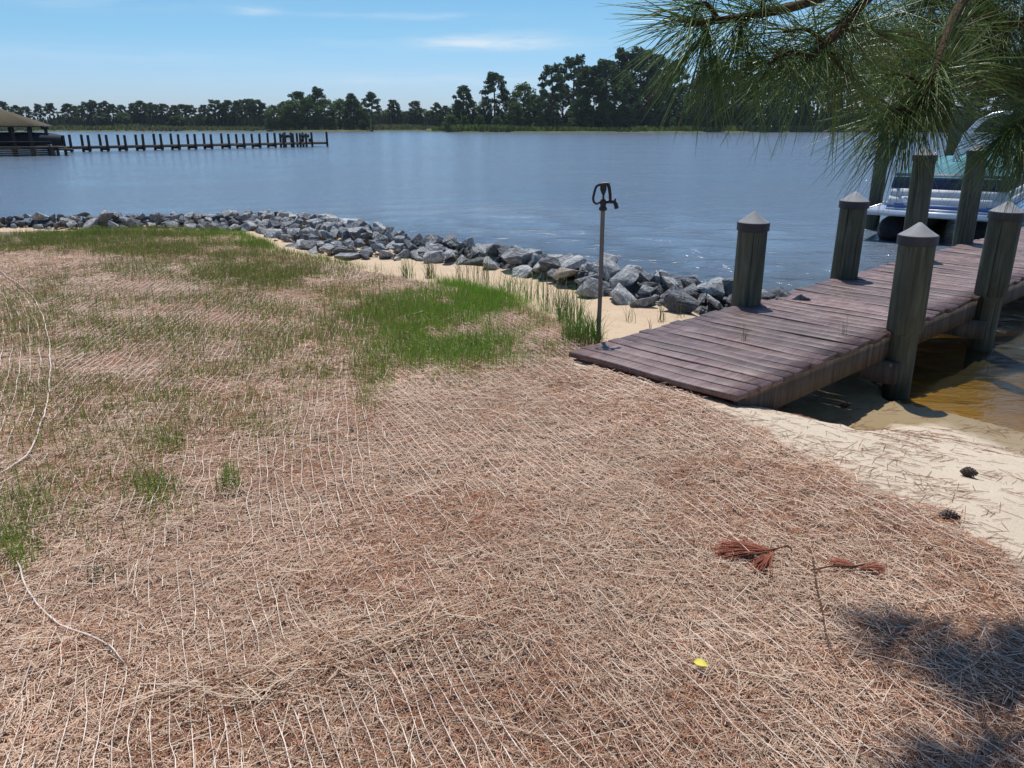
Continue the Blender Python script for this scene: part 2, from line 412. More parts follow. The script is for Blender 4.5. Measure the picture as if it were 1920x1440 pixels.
# ------------------------------------------------------------------ the ground: lawn, beach, lake bed in one sheet
WZ = -0.5                                   # water level; the deck is at +0.05
DZ = 0.05
D0 = P(1065, 658, DZ)[:2]; DV = np.array([.727, .686]); DV /= np.linalg.norm(DV); DN = np.array([DV[1], -DV[0]]); DW = 1.37   # dock: corner, direction, to the right, width
ME = np.array([.412, -.911]); MN = np.array([.911, .412]); MS = float(P(1180, 690)[:2] @ MN)                               # straw blanket edge
Fp = np.array([P(x, y, -.08)[:2] for x, y in [(-300, 428), (0, 430), (300, 430), (480, 440), (560, 470), (640, 485), (800, 490), (900, 500), (1000, 520), (1100, 550), (1200, 575), (1300, 590), (1372, 580)]])
Bp = np.array([P(x, y, .12)[:2] for x, y in [(-300, 405), (0, 405), (300, 400), (480, 397), (600, 402), (700, 420), (800, 445), (900, 458), (1000, 470), (1100, 492), (1200, 507), (1300, 522), (1480, 545)]])
def shift(L, d):
    t = np.gradient(L, axis=0); t /= np.linalg.norm(t, axis=1)[:, None]; n = np.stack([-t[:, 1], t[:, 0]], 1); return L + n * d
wl_rock = shift(Bp, .65)
LAND = np.vstack([[(-900, 20)], [(-60, 15.5)], wl_rock, [(3.3, 6.9), (3.2, 6.4)], P(1690, 752, WZ)[:2], P(1800, 778, WZ)[:2], P(1925, 812, WZ)[:2], [(4.3, 4.6), (5.6, 3.2), (8, 1.0), (14, -4), (40, -30), (40, -900), (-900, -900)]])
def seg_dist(X, Y, L, closed=False):
    d = np.full(X.shape, 1e9); n = len(L)
    for i in range(n if closed else n - 1):
        a = L[i]; b = L[(i + 1) % n]; ab = b - a; l2 = ab @ ab
        t = np.clip(((X - a[0]) * ab[0] + (Y - a[1]) * ab[1]) / l2, 0, 1)
        d = np.minimum(d, np.hypot(X - a[0] - t * ab[0], Y - a[1] - t * ab[1]))
    return d
def inside(X, Y, L):
    r = np.zeros(X.shape, bool); n = len(L)
    for i in range(n):
        a = L[i]; b = L[(i + 1) % n]
        c = (a[1] > Y) != (b[1] > Y)
        r ^= c & (X < (b[0] - a[0]) * (Y - a[1]) / (b[1] - a[1] + 1e-12) + a[0])
    return r
SANDL = np.array([P(x, y, 0)[:2] for x, y in [(-400, 431), (0, 432), (200, 430), (300, 432), (420, 438), (500, 472), (620, 497), (750, 515), (850, 538), (960, 565), (1010, 582), (1058, 612), (1110, 645), (1065, 672)]])
RIGHT = np.vstack([SANDL, [D0 + DN * .2 - DV * .1], [P(1180, 690)[:2]], [P(1180, 690)[:2] + ME * 12], [(30, -6)], [(30, 40)], [(-60, 40)]])
def land_d(X, Y):
    d = seg_dist(X, Y, LAND, True); return np.where(inside(X, Y, LAND), d, -d)
def sand_m(X, Y):
    d = seg_dist(X, Y, RIGHT[:-3]); return np.where(inside(X, Y, RIGHT), d, -d)
def ground_z(X, Y):
    X = np.asarray(X, float); Y = np.asarray(Y, float)
    d = land_d(X, Y); s = X * MN[0] + Y * MN[1] - MS
    du = (X - D0[0]) * DV[0] + (Y - D0[1]) * DV[1]; dv = (X - D0[0]) * DN[0] + (Y - D0[1]) * DN[1]
    wr = .9 + 1.7 * smooth(-1., .6, dv)                       # the beach right of the dock falls more slowly
    zi = WZ + (.5) * smooth(0, 1, np.clip(d / wr, 0, 1) ** .8)
    zo = WZ + np.maximum(d * .16, -1.3)
    z = np.where(d > 0, zi, zo)
    z = z - .07 * smooth(-.2, .8, sand_m(X, Y)) * smooth(.1, 1.1, d)
    und = (fbm(X * .8, Y * .8, 3) - .5) * .09 + (fbm(X * 5, Y * 5, 3) - .5) * (.03 + .025 * smooth(0, .5, sand_m(X, Y)))
    # the washed out bank under the dock
    bank = smooth(-.12, .12, dv - .15 + .25 * (fbm(X * 2.5, Y * 2.5, 3) - .5)) * smooth(DW + .75, DW + .0, dv + .5 * (fbm(X * 2.5, Y * 2.5, 4) - .5)) * smooth(.35, .9, du)
    z = z + und * smooth(0, .6, d) - .22 * bank * smooth(0, .3, d); z = np.where(d > .12, np.maximum(z, WZ + .035 + .02 * fbm(X * 5, Y * 5, 2)), z)
    z = np.where((dv > -.1) & (dv < DW + .1) & (du > -.1) & (du < 12), np.minimum(z, DZ - .07), z)
    return z
def axis(lo, hi, step, far, ratio=1.22):
    a = list(np.arange(lo, hi + 1e-6, step)); s = step
    while a[-1] < far: s *= ratio; a.append(a[-1] + s)
    s = step; b = []; x = lo
    while x > -far: s *= ratio; x -= s; b.append(x)
    return np.array(b[::-1] + a)
def grid_faces(nx, ny):
    i = np.arange(nx - 1)[None, :] + np.arange(ny - 1)[:, None] * nx; i = i.ravel()
    return np.stack([i, i + 1, i + nx + 1, i + nx], 1)
gx = axis(-9.5, 7, .075, 1400); gy = axis(.4, 15.5, .075, 1400)
X, Y = np.meshgrid(gx, gy); X = X.ravel(); Y = Y.ravel()
Z = ground_z(X, Y); sm_ = sand_m(X, Y); ld = land_d(X, Y)
sandv = np.clip(.5 + sm_ * 2.2, 0, 1); sandv = np.where(ld < .2, 1, sandv)
dvv = (X - D0[0]) * DN[0] + (Y - D0[1]) * DN[1]
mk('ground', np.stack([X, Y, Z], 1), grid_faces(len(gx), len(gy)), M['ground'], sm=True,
   attr={'sand': sandv, 'wet_and_shade': np.maximum(smooth(-.1, .25, dvv) * smooth(DW + .12, DW - .15, dvv) * smooth(.25, .7, (X - D0[0]) * DV[0] + (Y - D0[1]) * DV[1]), smooth(.11, .03, Z - WZ - .07 * (fbm(X * 2, Y * 2, 2)))), 'warm': smooth(.4, -.4, dvv)})['kind'] = 'structure'  # wet sand at the waterline, plus dock shade painted into the sand colour

# ------------------------------------------------------------------ lake water
th = np.linspace(R_(-72), R_(72), 620); rr = [3.2]
while rr[-1] < 1500: rr.append(rr[-1] * 1.0165)
rr = np.array(rr)
TH, RR = np.meshgrid(th, rr); wx = (RR * np.sin(TH)).ravel(); wy = (RR * np.cos(TH)).ravel(); r1 = RR.ravel()
wz = np.zeros_like(wx); wr_ = np.random.default_rng(5); cell = r1 * .0165
wd = land_d(wx, wy); shore = smooth(.0, -2.0, wd)
gust = .55 + .9 * fbm(wx * .06, wy * .1, 3)
for i in range(60):
    lam = .22 * (1.7 / .22) ** wr_.random(); ang = R_(90) + R_(70) * (wr_.random() - .5) * 1.5
    k = 2 * math.pi / lam; am = .0075 * lam ** .8 * (.5 + wr_.random())
    wz += am * smooth(3.2, 6.5, lam / cell) * np.sin(k * (wx * math.cos(ang) + wy * math.sin(ang)) + wr_.random() * 6.28)
gz = ground_z(wx, wy)
wz = WZ + wz * gust * (.12 + .88 * shore)
dpt = 1 - np.exp(-np.maximum(WZ - gz, 0) * 1.7)
mk('water', np.stack([wx, wy, wz], 1), grid_faces(len(th), len(rr)), M['water'], sm=True, attr={'depth': np.clip(dpt, 0, 1), 'calm': 1 - shore, 'brown': smooth(-7, -.5, wd) * smooth(-3., -.3, (wx - D0[0]) * DN[0] + (wy - D0[1]) * DN[1])})['kind'] = 'structure'

# ------------------------------------------------------------------ far shores
def shore_strip(name, front, zf, depth, top):
    """a low bank whose waterline follows the list of (pixel x, distance)"""
    L = np.array([((px - 960) / F_PX * d * .951, d) for px, d in front]); n = 90
    t = np.linspace(0, 1, n); q = np.linspace(0, 1, len(L)); fx = np.interp(t, q, L[:, 0]); fy = np.interp(t, q, L[:, 1])
    fy = fy + (fbm(t * 30, t * 0 + 4.2, 3) - .5) * 5
    rows = [(-3, WZ - .6), (0, WZ + .02), (1.5, WZ + .35), (12, top * .7), (35, top), (depth, top)]
    V = np.concatenate([np.stack([fx * (1 + dy / fy), fy + dy, np.full(n, z) + (0 if i < 2 else 1) * (fbm(t * 80, t * 0 + i, 3) - .5) * .25], 1) for i, (dy, z) in enumerate(rows)])
    o = mk(name, V, grid_faces(n, len(rows)), M['shore'], sm=True); o['kind'] = 'structure'; return o
shore_strip('far_shore', [(-700, 290), (0, 300), (300, 300), (500, 305), (700, 310), (1000, 330)], 0, 400, .3)
shore_strip('island_shore', [(500, 297), (520, 292), (600, 287), (690, 290), (700, 296)], 0, 60, .2)
shore_strip('point_shore', [(800, 278), (860, 256), (1000, 254), (1200, 256), (1500, 262), (1700, 268), (2000, 268), (2600, 240)], 0, 300, .35)

ORD = 'zeroth first second third fourth fifth sixth seventh eighth ninth tenth eleventh twelfth thirteenth fourteenth fifteenth sixteenth seventeenth eighteenth nineteenth'.split()
def ordinal(n):
    if n < 20: return ORD[n]
    tens = {2: 'twent', 3: 'thirt', 4: 'fort', 5: 'fift', 6: 'sixt', 7: 'sevent'}[n // 10]
    return tens + 'ieth' if n % 10 == 0 else tens + 'y-' + ORD[n % 10]

# ------------------------------------------------------------------ the old timber dock
dock = empty('dock', (D0[0], D0[1], 0), math.atan2(DV[1], DV[0]), 'weathered purple brown plank dock on round pilings running out from the sand', 'dock')
# in the dock's own frame: x runs out over the water, y = 0 is the left edge and y = -DW the right one
LEN = 11.6
def plank_mesh(k):
    r = random.Random(k); L = DW / 2; w = .0655; h = .019; n = 7; V = []
    for i in range(n):
        y = -L + 2 * L * i / (n - 1); e = [r.uniform(-.0035, .0035) for _ in range(4)]; b = .004 * math.sin(i * 1.1 + k)
        V += [(-w + e[0], y, -h), (w + e[1], y, -h), (w + e[1] - .001, y, h - .005 + b), (w - .007 + e[2], y, h + b + e[3] * .4), (-w + .007 + e[2], y, h + b - e[3] * .4), (-w + e[0] + .001, y, h - .005 + b)]
    Q = [[i * 6 + j, i * 6 + (j + 1) % 6, (i + 1) * 6 + (j + 1) % 6, (i + 1) * 6 + j] for i in range(n - 1) for j in range(6)]
    H = [list(range(5, -1, -1)), [(n - 1) * 6 + j for j in range(6)]]
    return mk('plank', V, [np.array(Q), np.array(H)], M['plank'], dock)
protos = [plank_mesh(k) for k in range(6)]
def rotz_obj(o):     # boards lie across the dock: the mesh runs along y already
    return o
xx = .07; i = 0
while xx < LEN:
    o = protos[i] if i < 6 else inst(protos[random.randrange(6)], dock, 'plank')
    o.location = (xx, -DW / 2 + random.uniform(-.018, .018), DZ - .019 + random.uniform(-.004, .003))
    o.rotation_euler = (random.uniform(-.003, .003), random.uniform(-.012, .012), random.uniform(-.004, .004) + (math.pi if random.random() < .5 else 0))
    xx += .1375 + random.uniform(-.001, .003); i += 1
for yy, nm in ((-.055, 'stringer_board'), (-DW + .04, 'stringer_board'), (-DW / 2, 'stringer_board')):
    b = MB(); b.box((LEN / 2 + .06, yy, DZ - .041 - .095), (LEN / 2 - .02, .022, .093)); b.build(nm, M['beam'], dock)
def piling(px, py, top_py, rad, r_low=None, off=0.0, zbot=-1.4):
    rad *= .95; r_low = r_low and r_low * .95
    g = P(px, py, DZ); v = g[:2] - D0; loc = np.array([v @ DV, -(v @ DN)]) ; loc[1] += off
    w = D0 + DV * loc[0] - DN * loc[1] * 1.0
    y = w[1]; ztop = PY(px, top_py, y)[2]
    r_low = r_low or rad
    b = MB(); prof = [(r_low * .95, zbot), (r_low * .99, DZ - .25), (r_low, DZ - .03), (rad, DZ + .012), (rad * 1.0, DZ + .3), (rad * .985, ztop - .06)] if r_low != rad else [(rad * .97, zbot), (rad, DZ), (rad * .985, ztop - .06)]
    b.lathe(prof, 22, jit=.012)
    o = b.build('piling', M['piling'], dock); smooth_by_angle(o, 50); o.location = (loc[0], loc[1], 0)
    o.rotation_euler = (random.uniform(-.012, .012), random.uniform(-.012, .012), random.uniform(0, 6))
    c = MB(); R = rad * 1.025; c.lathe([(R * .97, ztop - .012), (R * 1.0, ztop + .0), (R * .55, ztop + .041), (.012, ztop + .092), (.002, ztop + .094)], 26)
    c = c.build('piling_cap', M['plastic_grey'], o); smooth_by_angle(c, 28)
    c = MB(); c.lathe([(R * 1.0, ztop - .075), (R * 1.055, ztop - .072), (R * 1.055, ztop - .003), (R * .9, ztop + .003)], 26)
    c = c.build('cap_band', M['band_black'], o); smooth_by_angle(c, 28)
    return o
piling(1389, 566, 416, .138, off=-.05)
piling(1577, 518, 376, .146, off=-.03)
piling(1716, 482, 290, .135, off=.05)
piling(1812, 454, 282, .135, off=.05)
piling(1689, 618, 440, .142, r_low=.112, off=-.03)
piling(1850, 552, 396, .148, r_low=.118, off=-.03)
piling(1990, 500, 372, .145, r_low=.12, off=-.03)
for px_, py_ in ((1689, 618), (1850, 552), (1990, 500)):                    # cross beam under each pair
    v = P(px_, py_, DZ)[:2] - D0; b = MB(); b.box((v @ DV - .16, -DW / 2, DZ - .041 - .19 - .09), (.04, DW / 2 + .1, .085)); b.build('cross_beam', M['beam'], dock)

# ------------------------------------------------------------------ free standing mooring piles by the boat
def mooring_pile(px, py, top_py, rad, label):
    g = P(px, py, WZ); zt = PY(px, top_py, g[1])[2]
    e_ = empty('mooring_pile', (g[0], g[1], WZ), 0, label, 'pile', 'tall mooring piles beside the boat')
    b = MB(); b.lathe([(rad, -1.2), (rad, 0), (rad * .96, zt - WZ - .05)], 18, jit=.012); o = b.build('pole', M['piling'], e_); smooth_by_angle(o, 50); o.rotation_euler = (0, .012, .5)
    c = MB(); h = zt - WZ; c.lathe([(rad * 1.08, h - .1), (rad * 1.1, h - .02), (rad * .5, h + .05), (.004, h + .12)], 20); smooth_by_angle(c.build('cap', M['plastic_grey'], e_), 28)
mooring_pile(1634, 428, 196, .14, 'tall green brown pile standing at the left corner of the boat')
mooring_pile(1762, 420, 203, .14, 'tall dark pile rising behind the turquoise boat cover')

# ------------------------------------------------------------------ yard hydrant
hz = 0.0; hb = P(1122, 638, 0.0); hb[2] = float(ground_z(hb[0], hb[1]))
hy = empty('yard_hydrant', hb, 0, 'slim galvanised yard hydrant standpipe with black handle and spout beside the dock corner', 'hydrant')
ht = PY(1133, 392, hb[1])[2] - hb[2]
b = MB(); b.tube([(0, 0, -.15), (.001, 0, ht * .5), (0, 0, ht)], .0165, 14); smooth_by_angle(b.build('pipe', M['pipe'], hy), 50)
b = MB(); b.lathe([(.021, ht - .012), (.030, ht - .008), (.030, ht + .012), (.022, ht + .016), (.021, ht + .03), (.024, ht + .04), (.024, ht + .062), (.016, ht + .07), (.008, ht + .074), (.008, ht + .1)], 16)
smooth_by_angle(b.build('valve_body', M['black_paint'], hy), 40)
b = MB(); b.tube([(.01, 0, ht + .052), (.05, 0, ht + .055), (.082, 0, ht + .052), (.094, 0, ht + .035), (.102, 0, ht + .004)], [.014, .014, .015, .016, .0165], 12); b.box((.088, 0, ht + .062), (.006, .008, .014))
smooth_by_angle(b.build('spout', M['black_paint'], hy), 50)
b = MB(); hp = [(-.018, 0, ht + .052), (-.05, 0, ht + .038), (-.07, 0, ht + .052), (-.076, 0, ht + .08), (-.066, 0, ht + .13), (-.056, 0, ht + .162), (-.036, 0, ht + .176), (0, 0, ht + .182), (.028, 0, ht + .184)]
b.tube(hp, [.008, .009, .0095, .0095, .0095, .0095, .010, .012, .012], 10); smooth_by_angle(b.build('handle', M['black_paint'], hy), 50)
b = MB(); b.tube([(.03, 0, ht + .186), (.042, 0, ht + .15), (.05, 0, ht + .1), (.052, 0, ht + .06)], [.013, .013, .012, .011], 10); b.tube([(-.004, 0, ht + .178), (-.002, 0, ht + .14), (0, 0, ht + .1)], [.024, .024, .008], 12)
smooth_by_angle(b.build('linkage', M['black_paint'], hy), 50)

# ------------------------------------------------------------------ pontoon boat moored beyond the dock
c0 = P(1618, 396, .03); bx = math.atan2(-.6, .8)
boat = empty('pontoon_boat', (c0[0], c0[1], WZ), bx, 'white pontoon boat with navy band and turquoise cover moored behind the pilings', 'boat')
BW, BL = 2.4, 6.2                                     # local x across the boat, y along it, z up from the water
for cx in (.50, BW - .50):
    b = MB(); b.tube([(cx, .10, .30), (cx, .16, .24), (cx, .35, .18), (cx, .8, .15), (cx, BL - .2, .15), (cx, BL, .17)], [.05, .2, .28, .31, .31, .26], 18)
    smooth_by_angle(b.build('pontoon', M['pontoon'], boat), 40)
b = MB(); b.box((BW / 2, BL / 2, .53), (BW / 2 - .02, BL / 2 - .02, .026)); b.build('deck', M['alu'], boat)
b = MB()
for y in np.arange(.3, BL - .2, .55): b.box((BW / 2, y, .482), (BW / 2 - .08, .03, .02))
b.build('cross_member', M['pontoon'], boat)
b = MB(); b.box((BW / 2, .0, .525), (BW / 2, .018, .05)); b.box((0, BL / 2, .525), (.018, BL / 2 + .018, .05)); b.box((BW, BL / 2, .525), (.018, BL / 2 + .018, .05)); b.build('rub_rail', M['alu'], boat)
x0, x1, y0, y1 = .30, BW - .12, .42, BL - .5
def ring(z0, z1, ins, t, name, m, dx=.0):
    b = MB()
    v = lambda x, y, z, sh: (x + sh, y, z)
    sh = (z1 - .56) * .14; s0 = (z0 - .56) * .14
    b.hexa([(x0 + s0 + ins, y0 + s0, z0), (x1 - ins, y0 + s0, z0), (x0 + s0 + ins, y0 + s0 + t, z0), (x1 - ins, y0 + s0 + t, z0), (x0 + sh + ins, y0 + sh, z1), (x1 - ins, y0 + sh, z1), (x0 + sh + ins, y0 + sh + t, z1), (x1 - ins, y0 + sh + t, z1)])
    b.hexa([(x0 + s0, y0 + s0 + t + .002, z0), (x0 + s0 + t, y0 + s0 + t + .002, z0), (x0 + s0, y1, z0), (x0 + s0 + t, y1, z0), (x0 + sh, y0 + sh + t + .002, z1), (x0 + sh + t, y0 + sh + t + .002, z1), (x0 + sh, y1, z1), (x0 + sh + t, y1, z1)])
    b.hexa([(x1 - t, y0 + s0 + t + .002, z0), (x1, y0 + s0 + t + .002, z0), (x1 - t, y1, z0), (x1, y1, z0), (x1 - t, y0 + sh + t + .002, z1), (x1, y0 + sh + t + .002, z1), (x1 - t, y1, z1), (x1, y1, z1)])
    return b.build(name, m, boat)
ring(.558, .595, 0, .05, 'skirt_rail', M['alu']); ring(.597, .675, .004, .042, 'blue_stripe', M['stripe_blue']); ring(.677, .81, 0, .045, 'fence_panel', M['panel_white']); ring(.816, .955, 0, .045, 'fence_panel', M['panel_white'])
ring(.958, 1.235, -.02, .06, 'navy_band', M['navy'])
for fx in (x0 + .55, x0 + 1.2, x1 - .38):
    b = MB(); b.box((fx, y0 + .045, .76), (.014, .012, .19), Matrix.Rotation(-.13, 3, 'X')); b.build('fence_post', M['alu'], boat)
b = MB(); b.lathe([(.05, 0), (.06, .01), (.045, .02), (.015, .022)], 16); o = b.build('nav_light', M['alu'], boat); o.location = (x0 + .33, y0 + .03, .74); o.rotation_euler = (math.pi / 2, 0, 0)
# sagging cover as a sewn, tented sheet
nx_, ny_ = 15, 25; u, v = np.meshgrid(np.linspace(0, 1, nx_), np.linspace(0, 1, ny_)); U = u.ravel(); Vv = v.ravel()
zc = 1.235 + .26 * np.sin(np.pi * np.clip(U, 0, 1)) ** .7 * np.clip(np.minimum(Vv, 1 - Vv) * 6, 0, 1) ** .7 + .03 * np.sin(Vv * 22) * np.sin(np.pi * U) - .02 * np.sin(U * 19)
edge = (np.minimum(U, 1 - U) < .01) | (np.minimum(Vv, 1 - Vv) < .01); zc = np.where(edge, 1.17, zc + .02)
cx_ = x0 + .06 + (x1 - x0 - .03) * U; cy_ = y0 + .06 + (y1 - y0 - .06) * Vv
top = np.stack([cx_, cy_, zc], 1); bot = top - (0, 0, .012); n_ = len(top); gf = grid_faces(nx_, ny_)
mk('cover', np.vstack([top, bot]), [gf, gf[:, ::-1] + n_], M['turquoise'], boat, sm=True)
for k in (0, 1):
    b = MB(); zz = 1.25
    b.tube([(1.22, 1.0 + .42 * k, 1.3), (1.27, 1.03 + .42 * k, 1.62), (1.38, 1.08 + .42 * k, 1.95), (1.54, 1.15 + .42 * k, 2.18), (1.75, 1.2 + .42 * k, 2.3), (2.00, 1.25 + .42 * k, 2.34)], .026, 10); smooth_by_angle(b.build('bimini_frame', M['alu'], boat), 50)
b = MB(); b.tube([(1.27, 1.03, 1.62), (1.27, 1.45, 1.62)], .016, 8); b.tube([(1.54, 1.15, 2.18), (1.54, 1.57, 2.18)], .016, 8); b.build('cross_rail', M['alu'], boat)

# ------------------------------------------------------------------ stone breakwater: every rock a thing
protos_r = []
for k in range(22):
    r = random.Random(100 + k); bm = bmesh.new()
    ax = (1, r.uniform(.62, .95), r.uniform(.45, .8))
    for i in range(r.choice((9, 11, 13, 16))):
        d = Vector((r.gauss(0, 1), r.gauss(0, 1), r.gauss(0, 1))).normalized(); m_ = max(abs(c) for c in d)
        d = d * (.55 + .45 / m_ * .75) * r.uniform(.82, 1.0)
        bm.verts.new((d.x * ax[0] * .5, d.y * ax[1] * .5, d.z * ax[2] * .5))
    res = bmesh.ops.convex_hull(bm, input=bm.verts)
    for g_ in [x for x in res['geom_interior'] if isinstance(x, bmesh.types.BMVert)]:
        bm.verts.remove(g_)
    bmesh.ops.dissolve_limit(bm, angle_limit=R_(16), verts=bm.verts, edges=bm.edges)
    bmesh.ops.bevel(bm, geom=list(bm.edges), offset=.022, segments=1, affect='EDGES', profile=.6)
    bmesh.ops.triangulate(bm, faces=[f_ for f_ in bm.faces if len(f_.verts) > 4])
    for vv in bm.verts:
        vv.co += Vector((r.uniform(-1, 1), r.uniform(-1, 1), r.uniform(-1, 1))) * .008
    me = bpy.data.meshes.new('rock'); bm.to_mesh(me); bm.free(); protos_r.append(me)
mats_r = ['rock_pale', 'rock_blue', 'rock_dark', 'rock_tan']
meshes_r = {}
rk = random.Random(11); cand = []; rocks = []
nseg = len(Fp) - 1
for _ in range(14000):
    u = rk.uniform(1.0, nseg + .25); v = rk.uniform(-.04, 1.30)
    k = min(int(u), nseg - 1); f_ = u - k
    a = Fp[k] * (1 - f_) + Fp[k + 1] * f_; bq = Bp[k] * (1 - f_) + Bp[k + 1] * f_
    wid = np.linalg.norm(bq - a)
    if v > 1: pt = bq + (bq - a) / wid * (v - 1) * 1.3
    else: pt = a + (bq - a) * v
    pxx, _ = pix((pt[0], pt[1], 0)); big = .185 + .125 * smooth(250, 1150, pxx)
    s = big * math.exp(rk.gauss(0, .27)) * (1.1 if v < .25 else 1)
    ok = True
    for (q, s2, *_r) in rocks:
        if abs(q[0] - pt[0]) < .5 and abs(q[1] - pt[1]) < .5:
            if np.hypot(*(q - pt)) < (s + s2) * .345: ok = False; break
    if ok: rocks.append((pt, s, v, pxx, u))
    if len(rocks) >= 600: break
def seen_size(q):
    return q[1] / np.hypot(*q[0]) * (1 if -40 < q[3] < 1500 else .1) * (1 if q[2] < 1.05 else .5)
rocks.sort(key=seen_size, reverse=True); extra = rocks[296:]; rocks = rocks[:296]
recs = []
tan_one = min((q for q in rocks if q[2] < .3), key=lambda q: abs(q[3] - 1056))[0]
for pt, s, v, pxx, u in rocks:
    prof = np.interp(v, [-.05, .15, .55, 1.0, 1.3], [-.05, .01, .10, .07, -.15])
    tone = rk.choices(mats_r[:3], (.52, .31, .17))[0]
    if pt is tan_one: tone = 'rock_tan'; s = .36
    key = (rk.randrange(22), tone)
    if key not in meshes_r:
        me = protos_r[key[0]].copy(); me.materials.clear(); me.materials.append(M[tone]); meshes_r[key] = me
    o = bpy.data.objects.new('rock', meshes_r[key]); COL.objects.link(o)
    k = s * 1.36; o.scale = (k, k * rk.uniform(.85, 1.05), k * rk.uniform(.8, 1.1))
    o.location = (pt[0], pt[1], prof + rk.uniform(-.03, .03)); o.rotation_euler = (rk.gauss(0, .33), rk.gauss(0, .33), rk.uniform(0, 6.28))
    recs.append([o, v, s, tone, pxx, o.location.copy()])
# the course of smaller stones below, in the gaps: past the limit, one object
b = MB(); Vs = []; Fs = []; nv = 0
low = [(q[0], q[1] * 1.1, q[2], 0.0) for q in extra]
for _ in range(900):
    u = rk.uniform(1.0, nseg + .2); v = rk.uniform(.02, 1.25); k = min(int(u), nseg - 1); f_ = u - k
    a = Fp[k] * (1 - f_) + Fp[k + 1] * f_; bq = Bp[k] * (1 - f_) + Bp[k + 1] * f_
    low.append((a + (bq - a) * min(v, 1) + (bq - a) / np.linalg.norm(bq - a) * max(0, v - 1) * 1.2, rk.uniform(.11, .2), v, .075))
pdat = []
for me in protos_r:
    bm = bmesh.new(); bm.from_mesh(me); bmesh.ops.triangulate(bm, faces=bm.faces); pdat.append((np.array([v_.co for v_ in bm.verts]), np.array([[v_.index for v_ in f_.verts] for f_ in bm.faces]))); bm.free()
for pt, s_, v, dn in low:
    pv, pf = pdat[rk.randrange(22)]; Rm = np.array(Euler((rk.gauss(0, .6), rk.gauss(0, .6), rk.uniform(0, 6.28))).to_matrix())
    z_ = np.interp(v, [-.05, .15, .55, 1.0, 1.3], [-.06, -.01, .075, .05, -.2]) - dn
    Vs.append((pv * s_ * 1.3) @ Rm.T + (pt[0], pt[1], z_)); Fs.append(pf + nv); nv += len(pv)
o = mk('rubble', np.concatenate(Vs), np.concatenate(Fs), M['rock_dark']); o['kind'] = 'stuff'; o['label'] = 'small grey stones wedged in the gaps of the riprap'  # all in dark granite, which paints shade into the gaps between rocks
def rock_label(recs):
    rows = [('sand-side row', -9, .17), ('second row', .17, .42), ('middle row', .42, .70), ('crest row', .70, 1.02), ('water-side row', 1.02, 9)]
    tone_w = {'rock_pale': 'pale grey', 'rock_blue': 'blue-grey', 'rock_dark': 'dark grey', 'rock_tan': 'tan stained'}
    marks = [(125, 'the far-left grass edge'), (500, 'the green grass at the bend'), (1128, 'the hydrant pipe'), (1395, 'the nearest left piling')]
    for nm, a, b_ in rows:
        rr_ = [r for r in recs if a <= r[1] < b_]
        for r in rr_:
            mx, mn = min(marks, key=lambda m_: abs(m_[0] - r[4])); side = 'left' if r[4] < mx else 'right'
            n = sum(1 for q in rr_ if (q[4] < mx) == (r[4] < mx) and abs(q[4] - mx) <= abs(r[4] - mx) and min(marks, key=lambda m_: abs(m_[0] - q[4]))[0] == mx)
            sz = 'large' if r[2] > .32 else 'small' if r[2] < .19 else 'medium'
            tag(r[0], f'{sz} {tone_w[r[3]]} rock, {nm}, {ordinal(n)} {side} of {mn}', 'rock', 'rocks of the riprap along the water')
rock_label(recs)

# ------------------------------------------------------------------ long pier and boathouse across the water, far left
p0 = P(100, 286, WZ)[:2]; p1 = P(607, 274.5, WZ)[:2]; pd = p1 - p0; PLn = np.linalg.norm(pd); pd /= PLn
pier = empty('pier', (p0[0], p0[1], WZ), math.atan2(pd[1], pd[0]), 'long low wooden pier with paired posts reaching out from the boathouse', 'pier')
PWd = 1.15
nb = int(PLn / .28)
b0 = MB(); b0.box((0, 0, .44), (.13, PWd / 2, .02)); o0 = b0.build('plank', M['beam'], pier); o0.location = (.15, 0, 0)
for i in range(1, nb):
    o = inst(o0, pier, 'plank'); o.location = (.15 + i * .28, 0, random.uniform(-.006, .006))
for s in (-1, 1):
    b = MB(); b.box((PLn / 2, s * (PWd / 2 - .06), .33), (PLn / 2, .03, .085)); b.build('stringer_board', M['beam'], pier)
posts = [129, 163, 197, 231, 264, 298, 330, 361, 391, 424, 452, 481, 510]
def pier_t(px):   # where along the pier a pixel column falls
    lo, hi = 0, PLn
    for _ in range(40):
        m_ = (lo + hi) / 2; w = p0 + pd * m_
        if pix((w[0], w[1], WZ))[0] < px: lo = m_
        else: hi = m_
    return lo
b0 = MB(); b0.lathe([(.115, -1), (.11, 1.33), (.10, 1.36)], 10); post0 = b0.build('post', M['old_dark_wood'], pier)
first = True
def add_post(x, y, h=1.0):
    global first
    o = post0 if first else inst(post0, pier, 'post'); first = False
    o.location = (x, y, 0); o.scale = (1, 1, h); o.rotation_euler = (random.uniform(-.02, .02), random.uniform(-.02, .02), 0)
for px in posts:
    t = pier_t(px)
    for s in (-1, 1): add_post(t, s * (PWd / 2 + .08), random.uniform(.96, 1.04))
    b = MB(); b.box((t + .13, 0, .17), (.03, PWd / 2 + .1, .08)); b.build('cross_beam', M['old_dark_wood'], pier)
tE = PLn
for k, px in enumerate((526, 534, 544, 552, 557, 563, 568, 574, 579, 585, 607)):
    sd_ = 1 if k % 2 else -1; add_post(pier_t(px), sd_ * (PWd / 2 + .08) + (.85 if sd_ > 0 and k > 2 else 0), random.uniform(.97, 1.06) + (.1 if k == 10 else 0))
t = pier_t(545); b = MB(); b.box(((t + PLn) / 2, PWd / 2 + .5, .44), ((PLn - t) / 2, .48, .02)); b.build('end_platform', M['beam'], pier)
